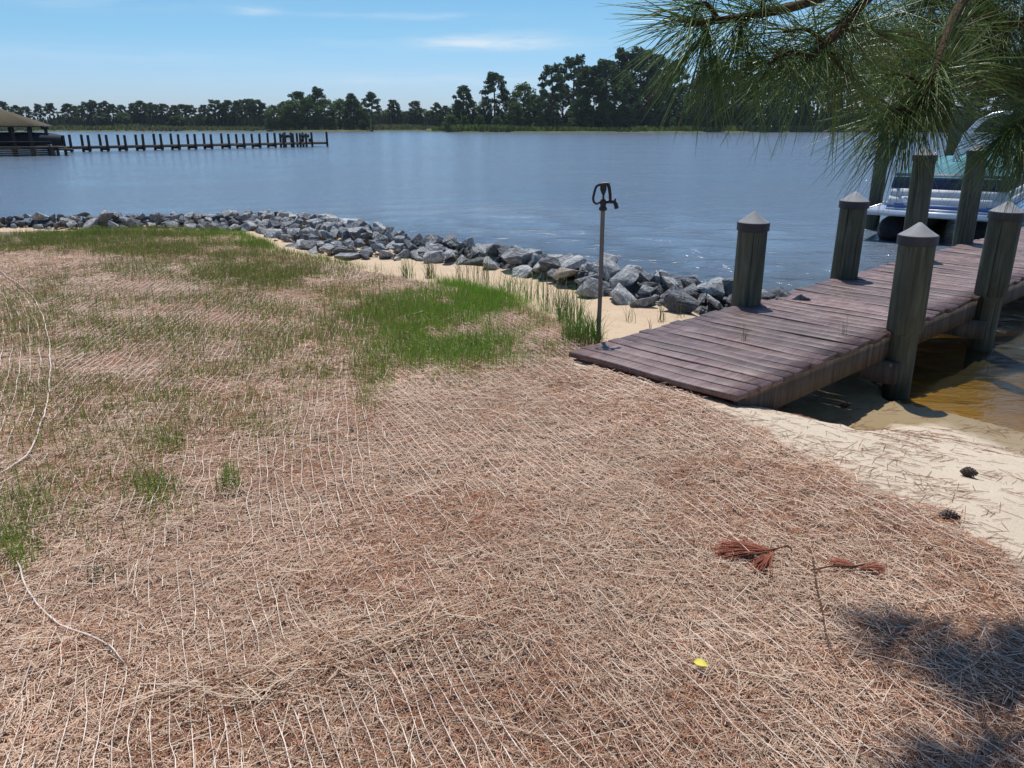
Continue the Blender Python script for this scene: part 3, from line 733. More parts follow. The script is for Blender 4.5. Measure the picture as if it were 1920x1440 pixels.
for k in range(2):
    b = MB(); t = pier_t(548 + 34 * k); b.box((t, .75, .78), (.6, .2, .02)); b.box((t, .93, 1.05), (.6, .02, .16)); b.box((t - .5, .75, .61), (.04, .16, .15)); b.box((t + .5, .75, .61), (.04, .16, .15)); b.build('bench', M['old_dark_wood'], pier)

q0 = P(96, 292, WZ)[:2]
bh = empty('boathouse', (q0[0], q0[1], WZ), R_(197), 'open sided boathouse with low tan hip roof on dark posts, far left', 'boathouse')
# local +x runs away to the left of the picture, local +y towards the camera side
b = MB(); Lh, Dp = 7.5, 5.0; ez = 2.08; rz = 3.35
roofv = [(.75, .6, ez), (Lh + .6, .6, ez), (Lh + .6, -Dp - .6, ez), (.75, -Dp - .6, ez), (3.6, -Dp / 2, rz), (Lh - 2.0, -Dp / 2, rz), (.75, .6, ez - .1), (Lh + .6, .6, ez - .1), (Lh + .6, -Dp - .6, ez - .1), (.75, -Dp - .6, ez - .1)]
b.add(roofv, [[0, 1, 5, 4], [2, 3, 4, 5], [0, 6, 7, 1], [1, 7, 8, 2], [2, 8, 9, 3], [3, 9, 6, 0], [6, 9, 8, 7]], [[1, 2, 5], [3, 0, 4]]); b.build('roof', M['canopy_roof'], bh)
b0 = MB(); b0.box((0, 0, .55), (.1, .1, 1.42)); pp = b0.build('post', M['old_dark_wood'], bh); pp.location = (1.15, 0, 0)
for xx_, yy_ in ((2.2, 0), (3.6, 0), (5.2, 0), (6.8, 0), (1.15, -Dp), (2.2, -Dp), (3.6, -Dp), (5.2, -Dp), (6.8, -Dp)):
    o = inst(pp, bh, 'post'); o.location = (xx_, yy_, 0)
b = MB(); b.box((3.4, .1, .62), (4.0, .5, .05)); b.build('deck', M['beam'], bh)
b = MB()
for k in range(5): b.box((3.5, .30 + .002 * k, .5 - .14 * k), (3.9, .03, .062))
b.build('skirt_board', M['old_dark_wood'], bh)
b = MB(); b.box((3.4, .45, .98), (3.6, .03, .04)); b.build('rail', M['old_dark_wood'], bh)
b = MB(); b.tube([(-.35, .35, -.6), (-.1, .35, .8)], .13, 10); b.build('fender_pile', M['beam'], bh)
b = MB(); b.box((-.75, -.6, .42), (.5, .8, .05)); b.box((-.95, -.2, .1), (.09, .09, .5)); b.box((-.5, .1, .1), (.09, .09, .5)); b.build('landing', M['old_dark_wood'], bh)
bo = empty('covered_boat', (q0[0], q0[1], WZ), R_(197), 'dark covered boat hanging in the lift under the boathouse roof', 'boat')
b = MB(); hull = [(-.5, .25, .35), (.2, .75, .62), (1.5, .95, .75), (4, 1.0, .75), (6.5, .95, .72)]
V = []; 
for x_, hw, hh in hull:
    V += [(x_, -1.9 - hw, 1.25), (x_, -1.9 - hw * .9, .75), (x_, -1.9, .62), (x_, -1.9 + hw * .9, .75), (x_, -1.9 + hw, 1.25), (x_, -1.9, 1.25 + hh * .5)]
Q = [[i * 6 + j, (i + 1) * 6 + j, (i + 1) * 6 + (j + 1) % 6, i * 6 + (j + 1) % 6] for i in range(4) for j in range(6)]
b.add(V, Q); b.build('boat_cover', M['dark_cloth'], bo, sm=True)
b = MB(); b.tube([(.55, -1.9, 1.3), (.5, -1.9, 1.9)], .05, 8); b.box((.5, -1.9, 1.95), (.25, .18, .1)); b.build('outboard_cowl', M['black_paint'], bo)

# ------------------------------------------------------------------ far trees
def leaf_quads(cen, rad, n, size, r, flat=1.0):
    d = r.normal(size=(n, 3)); d /= np.linalg.norm(d, axis=1)[:, None]; d *= (r.random(n) ** .45)[:, None]
    c = cen + d * rad * (1, 1, flat)
    a = r.normal(size=(n, 3)); a /= np.linalg.norm(a, axis=1)[:, None]; q = r.normal(size=(n, 3)); bb = np.cross(a, q); bb /= np.linalg.norm(bb, axis=1)[:, None] + 1e-9
    s = size * (.6 + .8 * r.random(n))[:, None]
    return np.stack([c - a * s, c + bb * s * .55, c + a * s, c - bb * s * .55], 1).reshape(-1, 3)
def tree_proto(kind, k):
    r = np.random.default_rng(1000 + k); H = 10.0; root = empty(kind, (0, 0, 0)); L = []; C = []; tb = MB()
    lean = r.normal(0, .18, 2)
    axis_ = lambda h: np.array([lean[0] * (h / H) ** 2 * 2, lean[1] * (h / H) ** 2 * 2, h])
    if kind == 'pine_tree':
        tb.tube([axis_(h) for h in (-.3, 2, 4, 6, 8, 9.4)], [.24, .2, .17, .14, .09, .03], 7)
        h0 = r.uniform(.42, .6) * H; n = 24
        for i in range(n):
            h = h0 + (H - h0) * (i / n) ** .9; w = (2.0 if k % 2 else 2.5) * (1 - ((h - h0) / (H - h0)) ** 2.2 * .72) * r.uniform(.55, 1.1); az_ = i * 2.4 + r.uniform(-.5, .5)
            p = axis_(h); e_ = p + np.array([math.cos(az_) * w, math.sin(az_) * w, r.uniform(.0, .5)])
            if i % 2 == 0: tb.tube([p - (0, 0, .2), (p + e_) / 2, e_], [.05, .035, .015], 4)
            n_ = 95; L.append(leaf_quads(e_, r.uniform(.65, 1.0), n_, .24, r, .6)); C.append(np.full(n_, r.uniform(.75, 1.25)))
        L.append(leaf_quads(axis_(H - .35), .7, 70, .22, r, .8)); C.append(np.full(70, 1.1)); base = (.045, .08, .03)
    else:
        tb.tube([axis_(h) for h in (-.3, 1.5, 3, 5, 7)], [.26, .22, .19, .13, .05], 7)
        h0 = .10 * H if kind == 'broadleaf_tree' else 0.0; n = 36
        for i in range(n):
            t_ = (i + .5) / n; h = h0 + (H * .93 - h0) * t_; prof = math.sin(math.pi * min(1, .18 + .8 * t_)) ** .6
            az_ = i * 2.4 + r.uniform(-.6, .6); w = 3.3 * prof * r.uniform(.45, 1.0)
            e_ = axis_(h) + np.array([math.cos(az_) * w, math.sin(az_) * w, 0])
            if i % 4 == 1: tb.tube([axis_(h * .7), (axis_(h * .8) + e_) / 2, e_], [.08, .05, .02], 4)
            n_ = 95; L.append(leaf_quads(e_, r.uniform(.8, 1.35), n_, .26, r, .8)); C.append(np.full(n_, r.uniform(.65, 1.35)))
        base = (.066, .12, .03)
    V = np.concatenate(L); c = np.concatenate(C); c = np.repeat(c * r.uniform(.8, 1.2, len(c)), 4)[:, None] * np.array(base)
    f = np.arange(len(V)).reshape(-1, 4)
    mk('crown', V, f, M['leaf'], root, col=c); tb.build('trunk', M['bark'], root)
    return root
PROTO = {'pine_tree': [tree_proto('pine_tree', k) for k in range(6)], 'broadleaf_tree': [tree_proto('broadleaf_tree', 20 + k) for k in range(4)], 'shrub': [tree_proto('shrub', 40 + k) for k in range(2)]}
used = set(); TREES = []
tr_ = random.Random(4)
def tree(kind, px, top, dist, where, width=1.0, base=None):
    k = tr_.randrange(len(PROTO[kind])); src = PROTO[kind][k]
    zt = PY(px, top, dist)[2]; g = PY(px, 240, dist); zb = (.2 if base is None else base)
    if (kind, k) in used:
        o = src.copy(); COL.objects.link(o)
        for ch in list(src.children): inst(ch, o)
    else: o = src; used.add((kind, k))
    s = (zt - zb) / 10.0; o.location = (g[0], dist, zb); o.scale = (s * width, s * width, s); o.rotation_euler = (0, 0, tr_.uniform(0, 6.28))
    TREES.append((o, kind, px, where, top)); return o
LW = 'far left shore'; IW = 'low wooded island'; BW_ = 'gap behind the island'; RW = 'wooded point on the right'
for px, top in [(-12, 194), (14, 193), (37, 199), (53, 201), (78, 197), (97, 195), (133, 196), (152, 200), (168, 194), (182, 191), (200, 192), (215, 197), (232, 198), (253, 196), (267, 191), (284, 195), (297, 197), (312, 196), (330, 199), (345, 197), (362, 198), (383, 198), (407, 190), (420, 195), (432, 190), (448, 191), (462, 189), (472, 188), (482, 189), (494, 194)]:
    d_ = tr_.uniform(325, 345); tree('pine_tree', px, top, d_, LW, tr_.uniform(1.0, 1.45), .3)
for px, top in [(20, 218), (105, 219), (150, 212), (195, 204), (235, 203), (275, 206), (330, 208), (355, 212), (395, 209), (470, 221), (500, 217)]:
    tree('broadleaf_tree', px, top + 7, 332 + tr_.uniform(-4, 8), LW, tr_.uniform(1.5, 2.2), .3)
for px, top in [(516, 196), (535, 189), (552, 186), (578, 180), (610, 184), (638, 184), (664, 186), (682, 204)]:
    tree('broadleaf_tree', px, top, 302 + tr_.uniform(-5, 8), IW, tr_.uniform(1.2, 1.5))
for px, top in [(563, 174), (597, 167), (660, 178), (699, 177)]: tree('pine_tree', px, top, 303 + tr_.uniform(-4, 8), IW, 1.1)
for px, top in [(742, 189), (780, 191), (820, 195), (836, 200)]: tree('pine_tree', px, top, 345, BW_, 1.1)
for px, top in [(705, 208), (722, 206), (745, 204), (765, 207), (790, 203), (812, 206), (832, 209)]: tree('broadleaf_tree', px, top, 350 + tr_.uniform(-4, 8), BW_, 1.9)
for px, top in [(870, 163), (928, 139), (1034, 127), (1074, 112), (1097, 128), (1134, 116), (1167, 99), (1197, 99), (1228, 108), (1250, 118), (1322, 112), (1345, 121), (1400, 108), (1452, 98), (1505, 104), (1560, 92), (1625, 98), (1690, 92), (1760, 100), (1830, 90), (1900, 98), (1960, 95)]:
    tree('pine_tree', px, top, 274 + tr_.uniform(-6, 12), RW, tr_.uniform(.85, 1.1), .4)
for px, top in [(858, 190), (885, 188), (908, 186), (948, 178), (982, 154), (1003, 176), (1022, 172), (1054, 160), (1086, 172), (1112, 158), (1150, 128), (1180, 160), (1212, 150), (1240, 165), (1268, 160), (1296, 172), (1315, 140), (1335, 150), (1370, 130), (1390, 150), (1425, 135), (1478, 135), (1530, 130), (1590, 128), (1650, 135), (1720, 128), (1790, 135), (1860, 128), (1935, 130)]:
    tree('broadleaf_tree', px, top, 270 + tr_.uniform(-4, 14), RW, tr_.uniform(1.0, 1.4), .4)
for px, top in [(847, 214), (872, 216), (900, 214), (932, 216), (967, 190), (985, 212), (1010, 216), (1045, 218), (1075, 220), (1105, 219), (1140, 220), (1185, 221), (1225, 220), (1262, 219), (1305, 222), (1345, 221), (1375, 222)]:
    tree('shrub', px, top, 266 + tr_.uniform(-2, 3), RW, tr_.uniform(1.1, 1.6), .3)
for px, top in [(505, 222), (528, 220), (560, 221), (590, 222), (622, 221), (655, 222), (680, 224)]: tree('shrub', px, top, 299, IW, 1.7)
desc = {'pine_tree': ('flat-topped pine', 'tall straight pine', 'bare-stemmed pine'), 'broadleaf_tree': ('rounded broadleaf tree', 'dense leafy tree', 'full-crowned leafy tree'), 'shrub': ('dark waterside shrub', 'low leafy shrub', 'bushy shrub')}
for wh in (LW, IW, BW_, RW):
    for kd in desc:
        T = sorted([t for t in TREES if t[3] == wh and t[1] == kd], key=lambda t: t[2])
        for i, t in enumerate(T):
            word = {'pine_tree': 'pine', 'broadleaf_tree': 'leafy tree', 'shrub': 'shrub'}[kd]
            d_ = desc[kd][0 if t[4] < np.median([q[4] for q in T]) else 1]
            tag(t[0], f'{d_}, {ordinal(i + 1)} {word} from the left {"in" if wh == BW_ else "on"} the {wh}', 'tree' if kd != 'shrub' else 'shrub', {'pine_tree': 'pines', 'broadleaf_tree': 'leafy trees', 'shrub': 'shrubs'}[kd] + (' in the ' if wh == BW_ else ' on the ') + wh)
for kd in PROTO:
    for k, root in enumerate(PROTO[kd]):
        if (kd, k) not in used:
            for ch in list(root.children): bpy.data.objects.remove(ch)
            bpy.data.objects.remove(root)
# marsh grass and low scrub along the far waterlines: nobody could count it
def marsh(name, pts, n, h, spread, c, zb=.0, kindname=None):
    r = np.random.default_rng(len(name) + n); L = np.array(pts, float); t = r.random(n) * (len(L) - 1); k = t.astype(int); f = (t - k)[:, None]
    q = L[k] * (1 - f) + L[np.minimum(k + 1, len(L) - 1)] * f; dist = q[:, 1] + r.random(n) * spread; x = (q[:, 0] - 960) / F_PX * dist * .951
    hh = h * (.5 + r.random(n)) * (.5 + fbm(x * .07, dist * .07, 2)); w = .25 + .5 * r.random(n); a = r.random(n) * 3.14; dx = np.cos(a) * w; dy = np.sin(a) * w
    z0 = np.full(n, WZ + .15 + zb); z0 = z0 + np.minimum((dist - q[:, 1]) * .04, .6); ln = r.normal(0, .25, n) * hh
    V = np.stack([np.stack([x - dx, dist - dy, z0], 1), np.stack([x + dx, dist + dy, z0], 1), np.stack([x + dx * .5 + ln, dist + dy * .5, z0 + hh], 1), np.stack([x - dx * .5 + ln, dist - dy * .5, z0 + hh], 1)], 1).reshape(-1, 3)
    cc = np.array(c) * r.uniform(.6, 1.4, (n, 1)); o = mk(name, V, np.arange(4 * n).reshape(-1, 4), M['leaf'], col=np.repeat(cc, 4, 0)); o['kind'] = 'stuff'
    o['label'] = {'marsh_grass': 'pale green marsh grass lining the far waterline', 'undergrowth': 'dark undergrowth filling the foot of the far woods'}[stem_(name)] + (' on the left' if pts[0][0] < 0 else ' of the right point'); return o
def stem_(n): return n.split('.')[0]
marsh('marsh_grass', [(-400, 301), (0, 301), (300, 301), (500, 306), (700, 312), (900, 325)], 7000, 1.0, 22, (.13, .145, .055))
marsh('marsh_grass', [(812, 277), (860, 258), (1000, 256), (1200, 258), (1500, 264), (1700, 269), (2100, 268)], 6000, 1.1, 7, (.12, .165, .045))
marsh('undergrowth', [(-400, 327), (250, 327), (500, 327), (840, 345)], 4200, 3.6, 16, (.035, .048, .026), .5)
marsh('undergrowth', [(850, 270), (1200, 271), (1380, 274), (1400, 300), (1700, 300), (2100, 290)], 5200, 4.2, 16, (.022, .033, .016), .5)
# lawn, house and rail fence glimpsed under the trees of the point
v = []; 
for px, dd, z in [(1380, 284, .3), (1620, 284, .3), (1380, 318, 2.6), (1620, 318, 2.6), (1380, 360, 3.2), (1620, 360, 3.2)]: g = PY(px, 235, dd); v.append((g[0], dd, z))
lw = simple('mown_far_lawn', (.13, .21, .05), .9, .1, scale=.3); mk('far_lawn', v, np.array([[0, 1, 3, 2], [2, 3, 5, 4]]), lw)['kind'] = 'structure'
g = PY(1296, 235, 312); hs = empty('house', (g[0], 312, .4), R_(-12), 'small white house half hidden behind the trees of the right point', 'house')
b = MB(); b.box((0, 0, 2.0), (4.5, 3, 2.0)); b.build('wall', M['house_white'], hs)
b = MB(); b.add([(-4.9, -3.5, 3.9), (4.9, -3.5, 3.9), (4.9, 3.5, 3.9), (-4.9, 3.5, 3.9), (-4.9, 0, 6.2), (4.9, 0, 6.2)], [[0, 1, 5, 4], [2, 3, 4, 5], [3, 2, 1, 0]], [[0, 4, 3], [1, 2, 5]]); b.build('roof', M['house_roof'], hs)
for k in (-2.6, 0, 2.6): b = MB(); b.box((k, -3.02, 2.2), (.5, .05, .7)); b.build('window', M['navy'], hs)
g = PY(1555, 235, 300); fe = empty('rail_fence', (g[0], 300, 1.3), 0, 'pale split rail fence on the far lawn under the trees', 'fence')
for k in range(7): b = MB(); b.box((k * 2.2 - 6, 0, .55), (.09, .09, .75)); b.build('post', M['beam'], fe)
for z in (.35, .8): b = MB(); b.box((.6, -.1, z), (7, .04, .07)); b.build('rail', M['beam'], fe)

# ------------------------------------------------------------------ thin summer haze over the whole lake
t = NT('summer_haze'); pv = t.n('ShaderNodeVolumePrincipled'); pv.inputs['Color'].default_value = (.80, .90, 1, 1); pv.inputs['Density'].default_value = .00011; t.l(pv.outputs[0], t.out.inputs['Volume'])
b = MB(); b.box((0, 0, 21), (2600, 2600, 25)); b.build('haze', t.m)['kind'] = 'stuff'

# ------------------------------------------------------------------ straw blanket: loose straw, pine needles, jute netting
def gmask(x, y):
    """1 on the straw blanket, 0 on the sand"""
    n = (fbm(x * 3, y * 3, 3) - .5) * .35
    return sand_m(x, y) + n < 0
def tents(a, b, w, hgt):
    """thin ridged slivers between points a and b"""
    d = b - a; d2 = np.stack([-d[:, 1], d[:, 0], np.zeros(len(d))], 1); d2 /= np.linalg.norm(d2, axis=1)[:, None] + 1e-9
    s = d2 * (w / 2)[:, None]; up = np.zeros_like(a); up[:, 2] = hgt
    V = np.stack([a - s, a + up, a + s, b - s, b + up, b + s], 1).reshape(-1, 3); n = len(a)
    i = np.arange(n)[:, None] * 6
    return V, np.concatenate([i + [0, 3, 4, 1], i + [1, 4, 5, 2]])
def scatter(n, dmin, dmax, d0, p, ang, r):
    q = np.linspace(dmin, dmax, 2000); pdf = q * np.where(q < d0, 1, (d0 / q) ** p); cdf = np.cumsum(pdf); cdf /= cdf[-1]
    d = np.interp(r.random(n), cdf, q); a = (r.random(n) * 2 - 1) * ang
    return d * np.sin(a), d * np.cos(a)
r = np.random.default_rng(21)
x, y = scatter(380000, 1.1, 13, 2.6, 1.15, R_(44), r)
k = gmask(x, y) & (land_d(x, y) > .4) & ~((((x - D0[0]) * DV[0] + (y - D0[1]) * DV[1]) > -.02) & (((x - D0[0]) * DN[0] + (y - D0[1]) * DN[1]) > -.02) & (((x - D0[0]) * DN[0] + (y - D0[1]) * DN[1]) < DW + .02))
x, y = x[k], y[k]; n = len(x); z = ground_z(x, y); dist = np.hypot(x, y)
az_ = r.random(n) * 6.283; ln = np.clip(r.lognormal(-2.95, .5, n), .02, .17); tilt = r.normal(0, .12, n)
red = r.random(n) < (.15 + .32 * smooth(.42, .64, fbm(x * 2.3 + 3, y * 2.3, 4)))
hgt = r.random(n) ** 1.7 * .024
c = np.stack([x, y, z + .003 + hgt + np.abs(np.sin(tilt)) * ln / 2], 1); dv = np.stack([np.cos(az_) * np.cos(tilt), np.sin(az_) * np.cos(tilt), np.sin(tilt)], 1) * (ln / 2)[:, None]
w = r.uniform(.0012, .0026, n) * np.where(red, .75, 1) * (1 + .1 * np.clip(dist - 3, 0, 6))
V, F = tents(c - dv, c + dv, w, .0014)
t = r.random((n, 1)); pal = np.array([.31, .193, .125]) * (1 - t) + np.array([.68, .51, .385]) * t
gre = fbm(x * 1.4 + 30, y * 1.4, 3)[:, None]; pal = pal * (.8 + .45 * gre)
pal = np.where(red[:, None], np.array([.32, .145, .082]) * (.55 + .95 * t), pal)
rp = np.array([P(*q, 0)[:2] for q in [(330, 1330), (480, 1280), (600, 1235), (760, 1200), (930, 1130)]]); NR = 900; q1 = r.random(NR) * 3.999; k1 = q1.astype(int); f1 = (q1 - k1)[:, None]
pr = rp[k1] * (1 - f1) + rp[k1 + 1] * f1 + r.normal(0, .085, (NR, 2)); x2, y2 = scatter(800, 1.2, 7, 2.6, 1.2, R_(42), r); k2 = gmask(x2, y2); x2, y2 = x2[k2], y2[k2]
xa = np.r_[pr[:, 0], x2]; ya = np.r_[pr[:, 1], y2]; n2 = len(xa); aa = np.r_[r.normal(.35, .75, NR), r.random(len(x2)) * 6.28]; la = r.uniform(.08, .24, n2) * np.r_[np.full(NR, .8), np.ones(len(x2))]
ta = r.normal(0, .1, n2); za = ground_z(xa, ya) + np.r_[.014 + .03 * r.random(NR) * np.exp(-((pr[:, 1] - rp[k1, 1]) / .09) ** 2), .028 + 0 * x2] + np.abs(np.sin(ta)) * la / 2
ca = np.stack([xa, ya, za], 1); da = np.stack([np.cos(aa) * np.cos(ta), np.sin(aa) * np.cos(ta), np.sin(ta)], 1) * (la / 2)[:, None]
V2, F2 = tents(ca - da, ca + da, r.uniform(.0016, .0029, n2), .0016); tt = r.random((n2, 1)); p2 = np.array([.36, .235, .15]) * (1 - tt) + np.array([.68, .55, .42]) * tt
p2 = np.where(r.random((n2, 1)) < np.r_[np.full(NR, .4), np.full(len(x2), .12)][:, None], np.array([.27, .14, .08]) * (.6 + .9 * tt), p2)
F = np.vstack([F, F2 + len(V)]); V = np.vstack([V, V2]); pal = np.vstack([pal, p2])
o = mk('straw', V, F, M['straw'], col=np.repeat(pal, 6, 0)); o['kind'] = 'stuff'; o['label'] = 'loose tan straw and reddish pine needles spread over the lawn'

def net(name, lines, label, w0=.0028, cut=.41):
    A = []; B = []
    for L in lines:
        L = np.asarray(L)
        if len(L) < 2: continue
        A.append(L[:-1]); B.append(L[1:])
    A = np.concatenate(A); B = np.concatenate(B); m_ = (A + B) / 2
    vis = fbm(m_[:, 0] * 1.1 + 40, m_[:, 1] * 1.1, 4) + rng.normal(0, .10, len(m_)) + .22 * (fbm(m_[:, 0] * 7, m_[:, 1] * 7 + 11, 2) - .5); keep = (vis > cut) & gmask(m_[:, 0], m_[:, 1]) & (np.hypot(A[:, 0] - B[:, 0], A[:, 1] - B[:, 1]) < .4); A, B = A[keep], B[keep]
    n = len(A); V, F = tents(A, B, w0 * rng.uniform(.7, 1.3, n) * (1 + .05 * np.clip(A[:, 1] - 3, 0, 6)), .0018)
    cc = np.array([.66, .56, .48]) * rng.uniform(.75, 1.15, (n, 1)); o = mk(name, V, F, M['net'], col=np.repeat(cc, 6, 0)); o['kind'] = 'stuff'; o['label'] = label; return o
cordA = [P(px, py, 0)[:2] for px, py in [(-60, 470), (0, 510), (60, 555), (82, 600), (94, 650), (97, 700), (90, 760), (62, 860), (0, 905), (-80, 960)]]
def resample(L, step):
    L = np.asarray(L, float); s = np.r_[0, np.cumsum(np.linalg.norm(np.diff(L, axis=0), axis=1))]; q = np.arange(0, s[-1], step)
    c = np.stack([np.interp(q, s, L[:, i]) for i in range(L.shape[1])], 1)
    for _ in range(3): c[1:-1] = (c[:-2] + 2 * c[1:-1] + c[2:]) / 4
    return c
cA = resample(cordA, .07)
seam = resample([P(px, py, 0)[:2] for px, py in [(720, 500), (705, 560), (696, 640), (690, 720), (700, 830), (735, 940), (800, 1060), (870, 1170), (960, 1320), (1060, 1470), (1300, 1900)]], .07)
lines = []
for s in np.arange(-7.5, MS + .02, .043):
    t = np.arange(-9.5, 2.0, .09); j = rng.normal(0, .004, len(t))
    sx = s + j + .10 * (fbm(t * .35 + 3, np.full_like(t, s * .45), 3) - .5) * 2 + .028 * (fbm(t * 2.2, np.full_like(t, s * 1.6), 2) - .5) * 2
    x = MN[0] * sx + ME[0] * t + 0.0; y = MN[1] * sx + ME[1] * t
    k = (y > .9) & (y < 11.5) & (np.abs(x) < y * 1.0 + .3)
    x, y = x[k], y[k]
    if len(x) < 4: continue
    z = ground_z(x, y) + .013 + .024 * fbm(x * 3.1, y * 3.1, 2) + .014 * (fbm(x * .7 + 9, y * .7, 2) - .4)
    kk = x > np.interp(-y, -seam[:, 1], seam[:, 0])
    if kk.sum() > 3: lines.append(np.stack([x, y, z], 1)[kk])
net('jute_netting', lines, 'straight parallel jute strings laid over the straw from the centre to the sand', .0023, .40)
lines = []
for k in range(1, 120):
    q = seam + np.array([-.047 * k, 0]) + .05 * (np.stack([fbm(seam[:, 1] * 1.1 + 3, seam[:, 1] * 0 + k * .11, 3), fbm(seam[:, 1] * 0, seam[:, 1], 2)], 1) - .5) * (2, 0) + .02 * (np.stack([fbm(seam[:, 1] * 5, seam[:, 1] * 0 + k * .7, 2), seam[:, 1] * 0 + .5], 1) - .5) * (2, 0)
    q = q[(q[:, 0] > np.interp(-q[:, 1], -cA[:, 1], cA[:, 0]) + .03) | (q[:, 1] < cA[:, 1].min())]
    if len(q) < 4: continue
    z = ground_z(q[:, 0], q[:, 1]) + .016 + .024 * fbm(q[:, 0] * 3.1, q[:, 1] * 3.1, 2) + .01 * (fbm(q[:, 0] * .7 + 9, q[:, 1] * .7, 2) - .4); lines.append(np.column_stack([q, z]))
net('jute_netting', lines, 'wavy curving jute strings of the blanket roll left of the picture middle', .0026, .41)
lines = []
for k in range(1, 16):
    t_ = np.gradient(cA, axis=0); t_ /= np.linalg.norm(t_, axis=1)[:, None] + 1e-9; nn = np.stack([t_[:, 1], -t_[:, 0]], 1)
    if nn[len(nn) // 2][0] > 0: nn = -nn
    off = .07 * k; q = cA + np.array([-off, 0.0]) + .02 * (fbm(cA[:, :1] * 3 + k, cA[:, 1:] * 3, 2) - .5)
    z = ground_z(q[:, 0], q[:, 1]) + .02 + .015 * fbm(q[:, 0] * 3, q[:, 1] * 3, 2); lines.append(np.column_stack([q, z]))
net('jute_netting', lines, 'curving jute strings of the next blanket roll, left of its thick edge cord', .0036, .36)
def cord(pts, label, rad):
    q = resample(pts, .03); q = q + .012 * (np.stack([fbm(q[:, 0] * 7, q[:, 1] * 7, 2), fbm(q[:, 1] * 7 + 5, q[:, 0] * 7, 2)], 1) - .5)
    z = ground_z(q[:, 0], q[:, 1]) + .026 + .008 * fbm(q[:, 0] * 4, q[:, 1] * 4, 2)
    b = MB(); b.tube(np.column_stack([q, z]), rad * (1 + .2 * np.sin(np.arange(len(q)) * 1.7)), 6); o = b.build('cord', M['cord'], sm=True); tag(o, label, 'cord', 'thick edge cords of the straw blanket rolls')
cord(cordA, 'thick pale edge cord curving down through the grass at far left', .0044)
cord([P(px, py, 0)[:2] for px, py in [(38, 1068), (48, 1105), (70, 1145), (110, 1185), (160, 1207), (213, 1222), (222, 1240), (236, 1258)]], 'short thick white cord curving across the straw at lower left', .0033)

# ------------------------------------------------------------------ grass growing through the straw
PATCH = [  # pixel x, y, half width, half height, density, green (0 olive brown .. 1 bright)
    (770, 590, 180, 42, .9, .75), (830, 655, 170, 42, 1.0, .95), (900, 570, 85, 40, .9, 1.0), (890, 535, 75, 16, 1.0, 1.1), (700, 695, 50, 45, .7, .7), (930, 640, 60, 40, .6, .8),
    (480, 455, 62, 20, 1.0, 1.0), (400, 445, 60, 14, .6, .8), (60, 425, 70, 9, 1.0, .9), (150, 457, 200, 13, .75, .4), (30, 470, 120, 12, .6, .3), (330, 475, 250, 26, .75, .3), (200, 440, 260, 9, .8, .5), (560, 500, 110, 14, .5, .35),
    (490, 520, 190, 32, .85, .35), (250, 505, 150, 20, .5, .25), (130, 530, 120, 18, .4, .3), (640, 545, 130, 40, .45, .4), (620, 600, 100, 30, .5, .5), (430, 575, 150, 24, .4, .4), (300, 628, 90, 20, .55, .5), (250, 715, 70, 14, .55, .35),
    (520, 660, 110, 45, .5, .4), (560, 600, 120, 40, .35, .35), (500, 740, 160, 50, .33, .35), (330, 770, 160, 45, .2, .3), (312, 835, 40, 30, .9, .6), (275, 925, 65, 36, .9, .7), (60, 965, 85, 45, .8, .6), (25, 1030, 60, 45, 1.0, .8), (100, 800, 130, 60, .45, .35), (200, 860, 130, 50, .45, .4), (380, 700, 160, 40, .5, .35), (150, 640, 150, 40, .5, .3), (480, 800, 120, 40, .4, .35), (560, 700, 90, 30, .5, .4),
    (432, 905, 22, 16, .8, .7), (60, 660, 55, 70, .3, .3), (110, 590, 60, 60, .25, .3), (150, 880, 120, 60, .22, .3), (560, 780, 60, 60, .25, .4), (685, 740, 30, 45, .4, .5), (100, 720, 110, 60, .18, .3), (1030, 650, 45, 30, .4, .6), (240, 980, 60, 35, .22, .4), (200, 560, 230, 60, .3, .3), (280, 600, 430, 85, .52, .35), (220, 760, 340, 110, .46, .38), (120, 930, 230, 110, .42, .5), (430, 490, 430, 48, .45, .35), (600, 640, 160, 70, .5, .45), (820, 620, 190, 75, .8, .85)]
r = np.random.default_rng(33)
x, y = scatter(1250000, 2.2, 14.5, 6.5, .6, R_(46), r)
px, py = pix(np.stack([x, y, ground_z(x, y)], 1))
den = np.zeros(len(x)); gr = np.zeros(len(x)); sw = np.zeros(len(x)) + 1e-6
for (cx, cy, rx, ry, dn, g_) in PATCH:
    q = np.exp(-(((px - cx) / rx) ** 2 + ((py - cy) / ry) ** 2) ** 1.3); den = np.maximum(den, q * dn); gr += q * g_; sw += q
gr /= sw; fn = fbm(x * 2.6, y * 2.6, 4); fn2 = fbm(x * 8, y * 8, 2)
for (cx, cy, rx, ry) in ((130, 488, 170, 10), (40, 500, 70, 12), (250, 546, 100, 15), (280, 590, 130, 16), (450, 452, 40, 5), (640, 535, 70, 9), (700, 519, 60, 8), (420, 610, 60, 10), (210, 690, 130, 12), (560, 560, 50, 8), (880, 625, 35, 10), (430, 470, 60, 5), (960, 610, 40, 14)):
    den *= 1 - .85 * np.exp(-((px - cx) / rx) ** 2 - ((py - cy) / ry) ** 2)
fn = fbm(x * 3.3, y * 3.3, 4) * .6 + fbm(x * 9, y * 9, 2) * .4; th_ = .535 - .275 * den
den = np.clip(den * smooth(th_ - .10, th_ + .10, fn) * (.7 + .5 * den), 0, .9)
dvv = (x - D0[0]) * DN[0] + (y - D0[1]) * DN[1]; duu = (x - D0[0]) * DV[0] + (y - D0[1]) * DV[1]
k = (r.random(len(x)) < den) & (land_d(x, y) > .5) & ~((dvv > -.03) & (duu > -.05)) & (sand_m(x, y) < .25)
x, y, gr, den = x[k], y[k], gr[k], den[k]; n = len(x); print('grass', n)
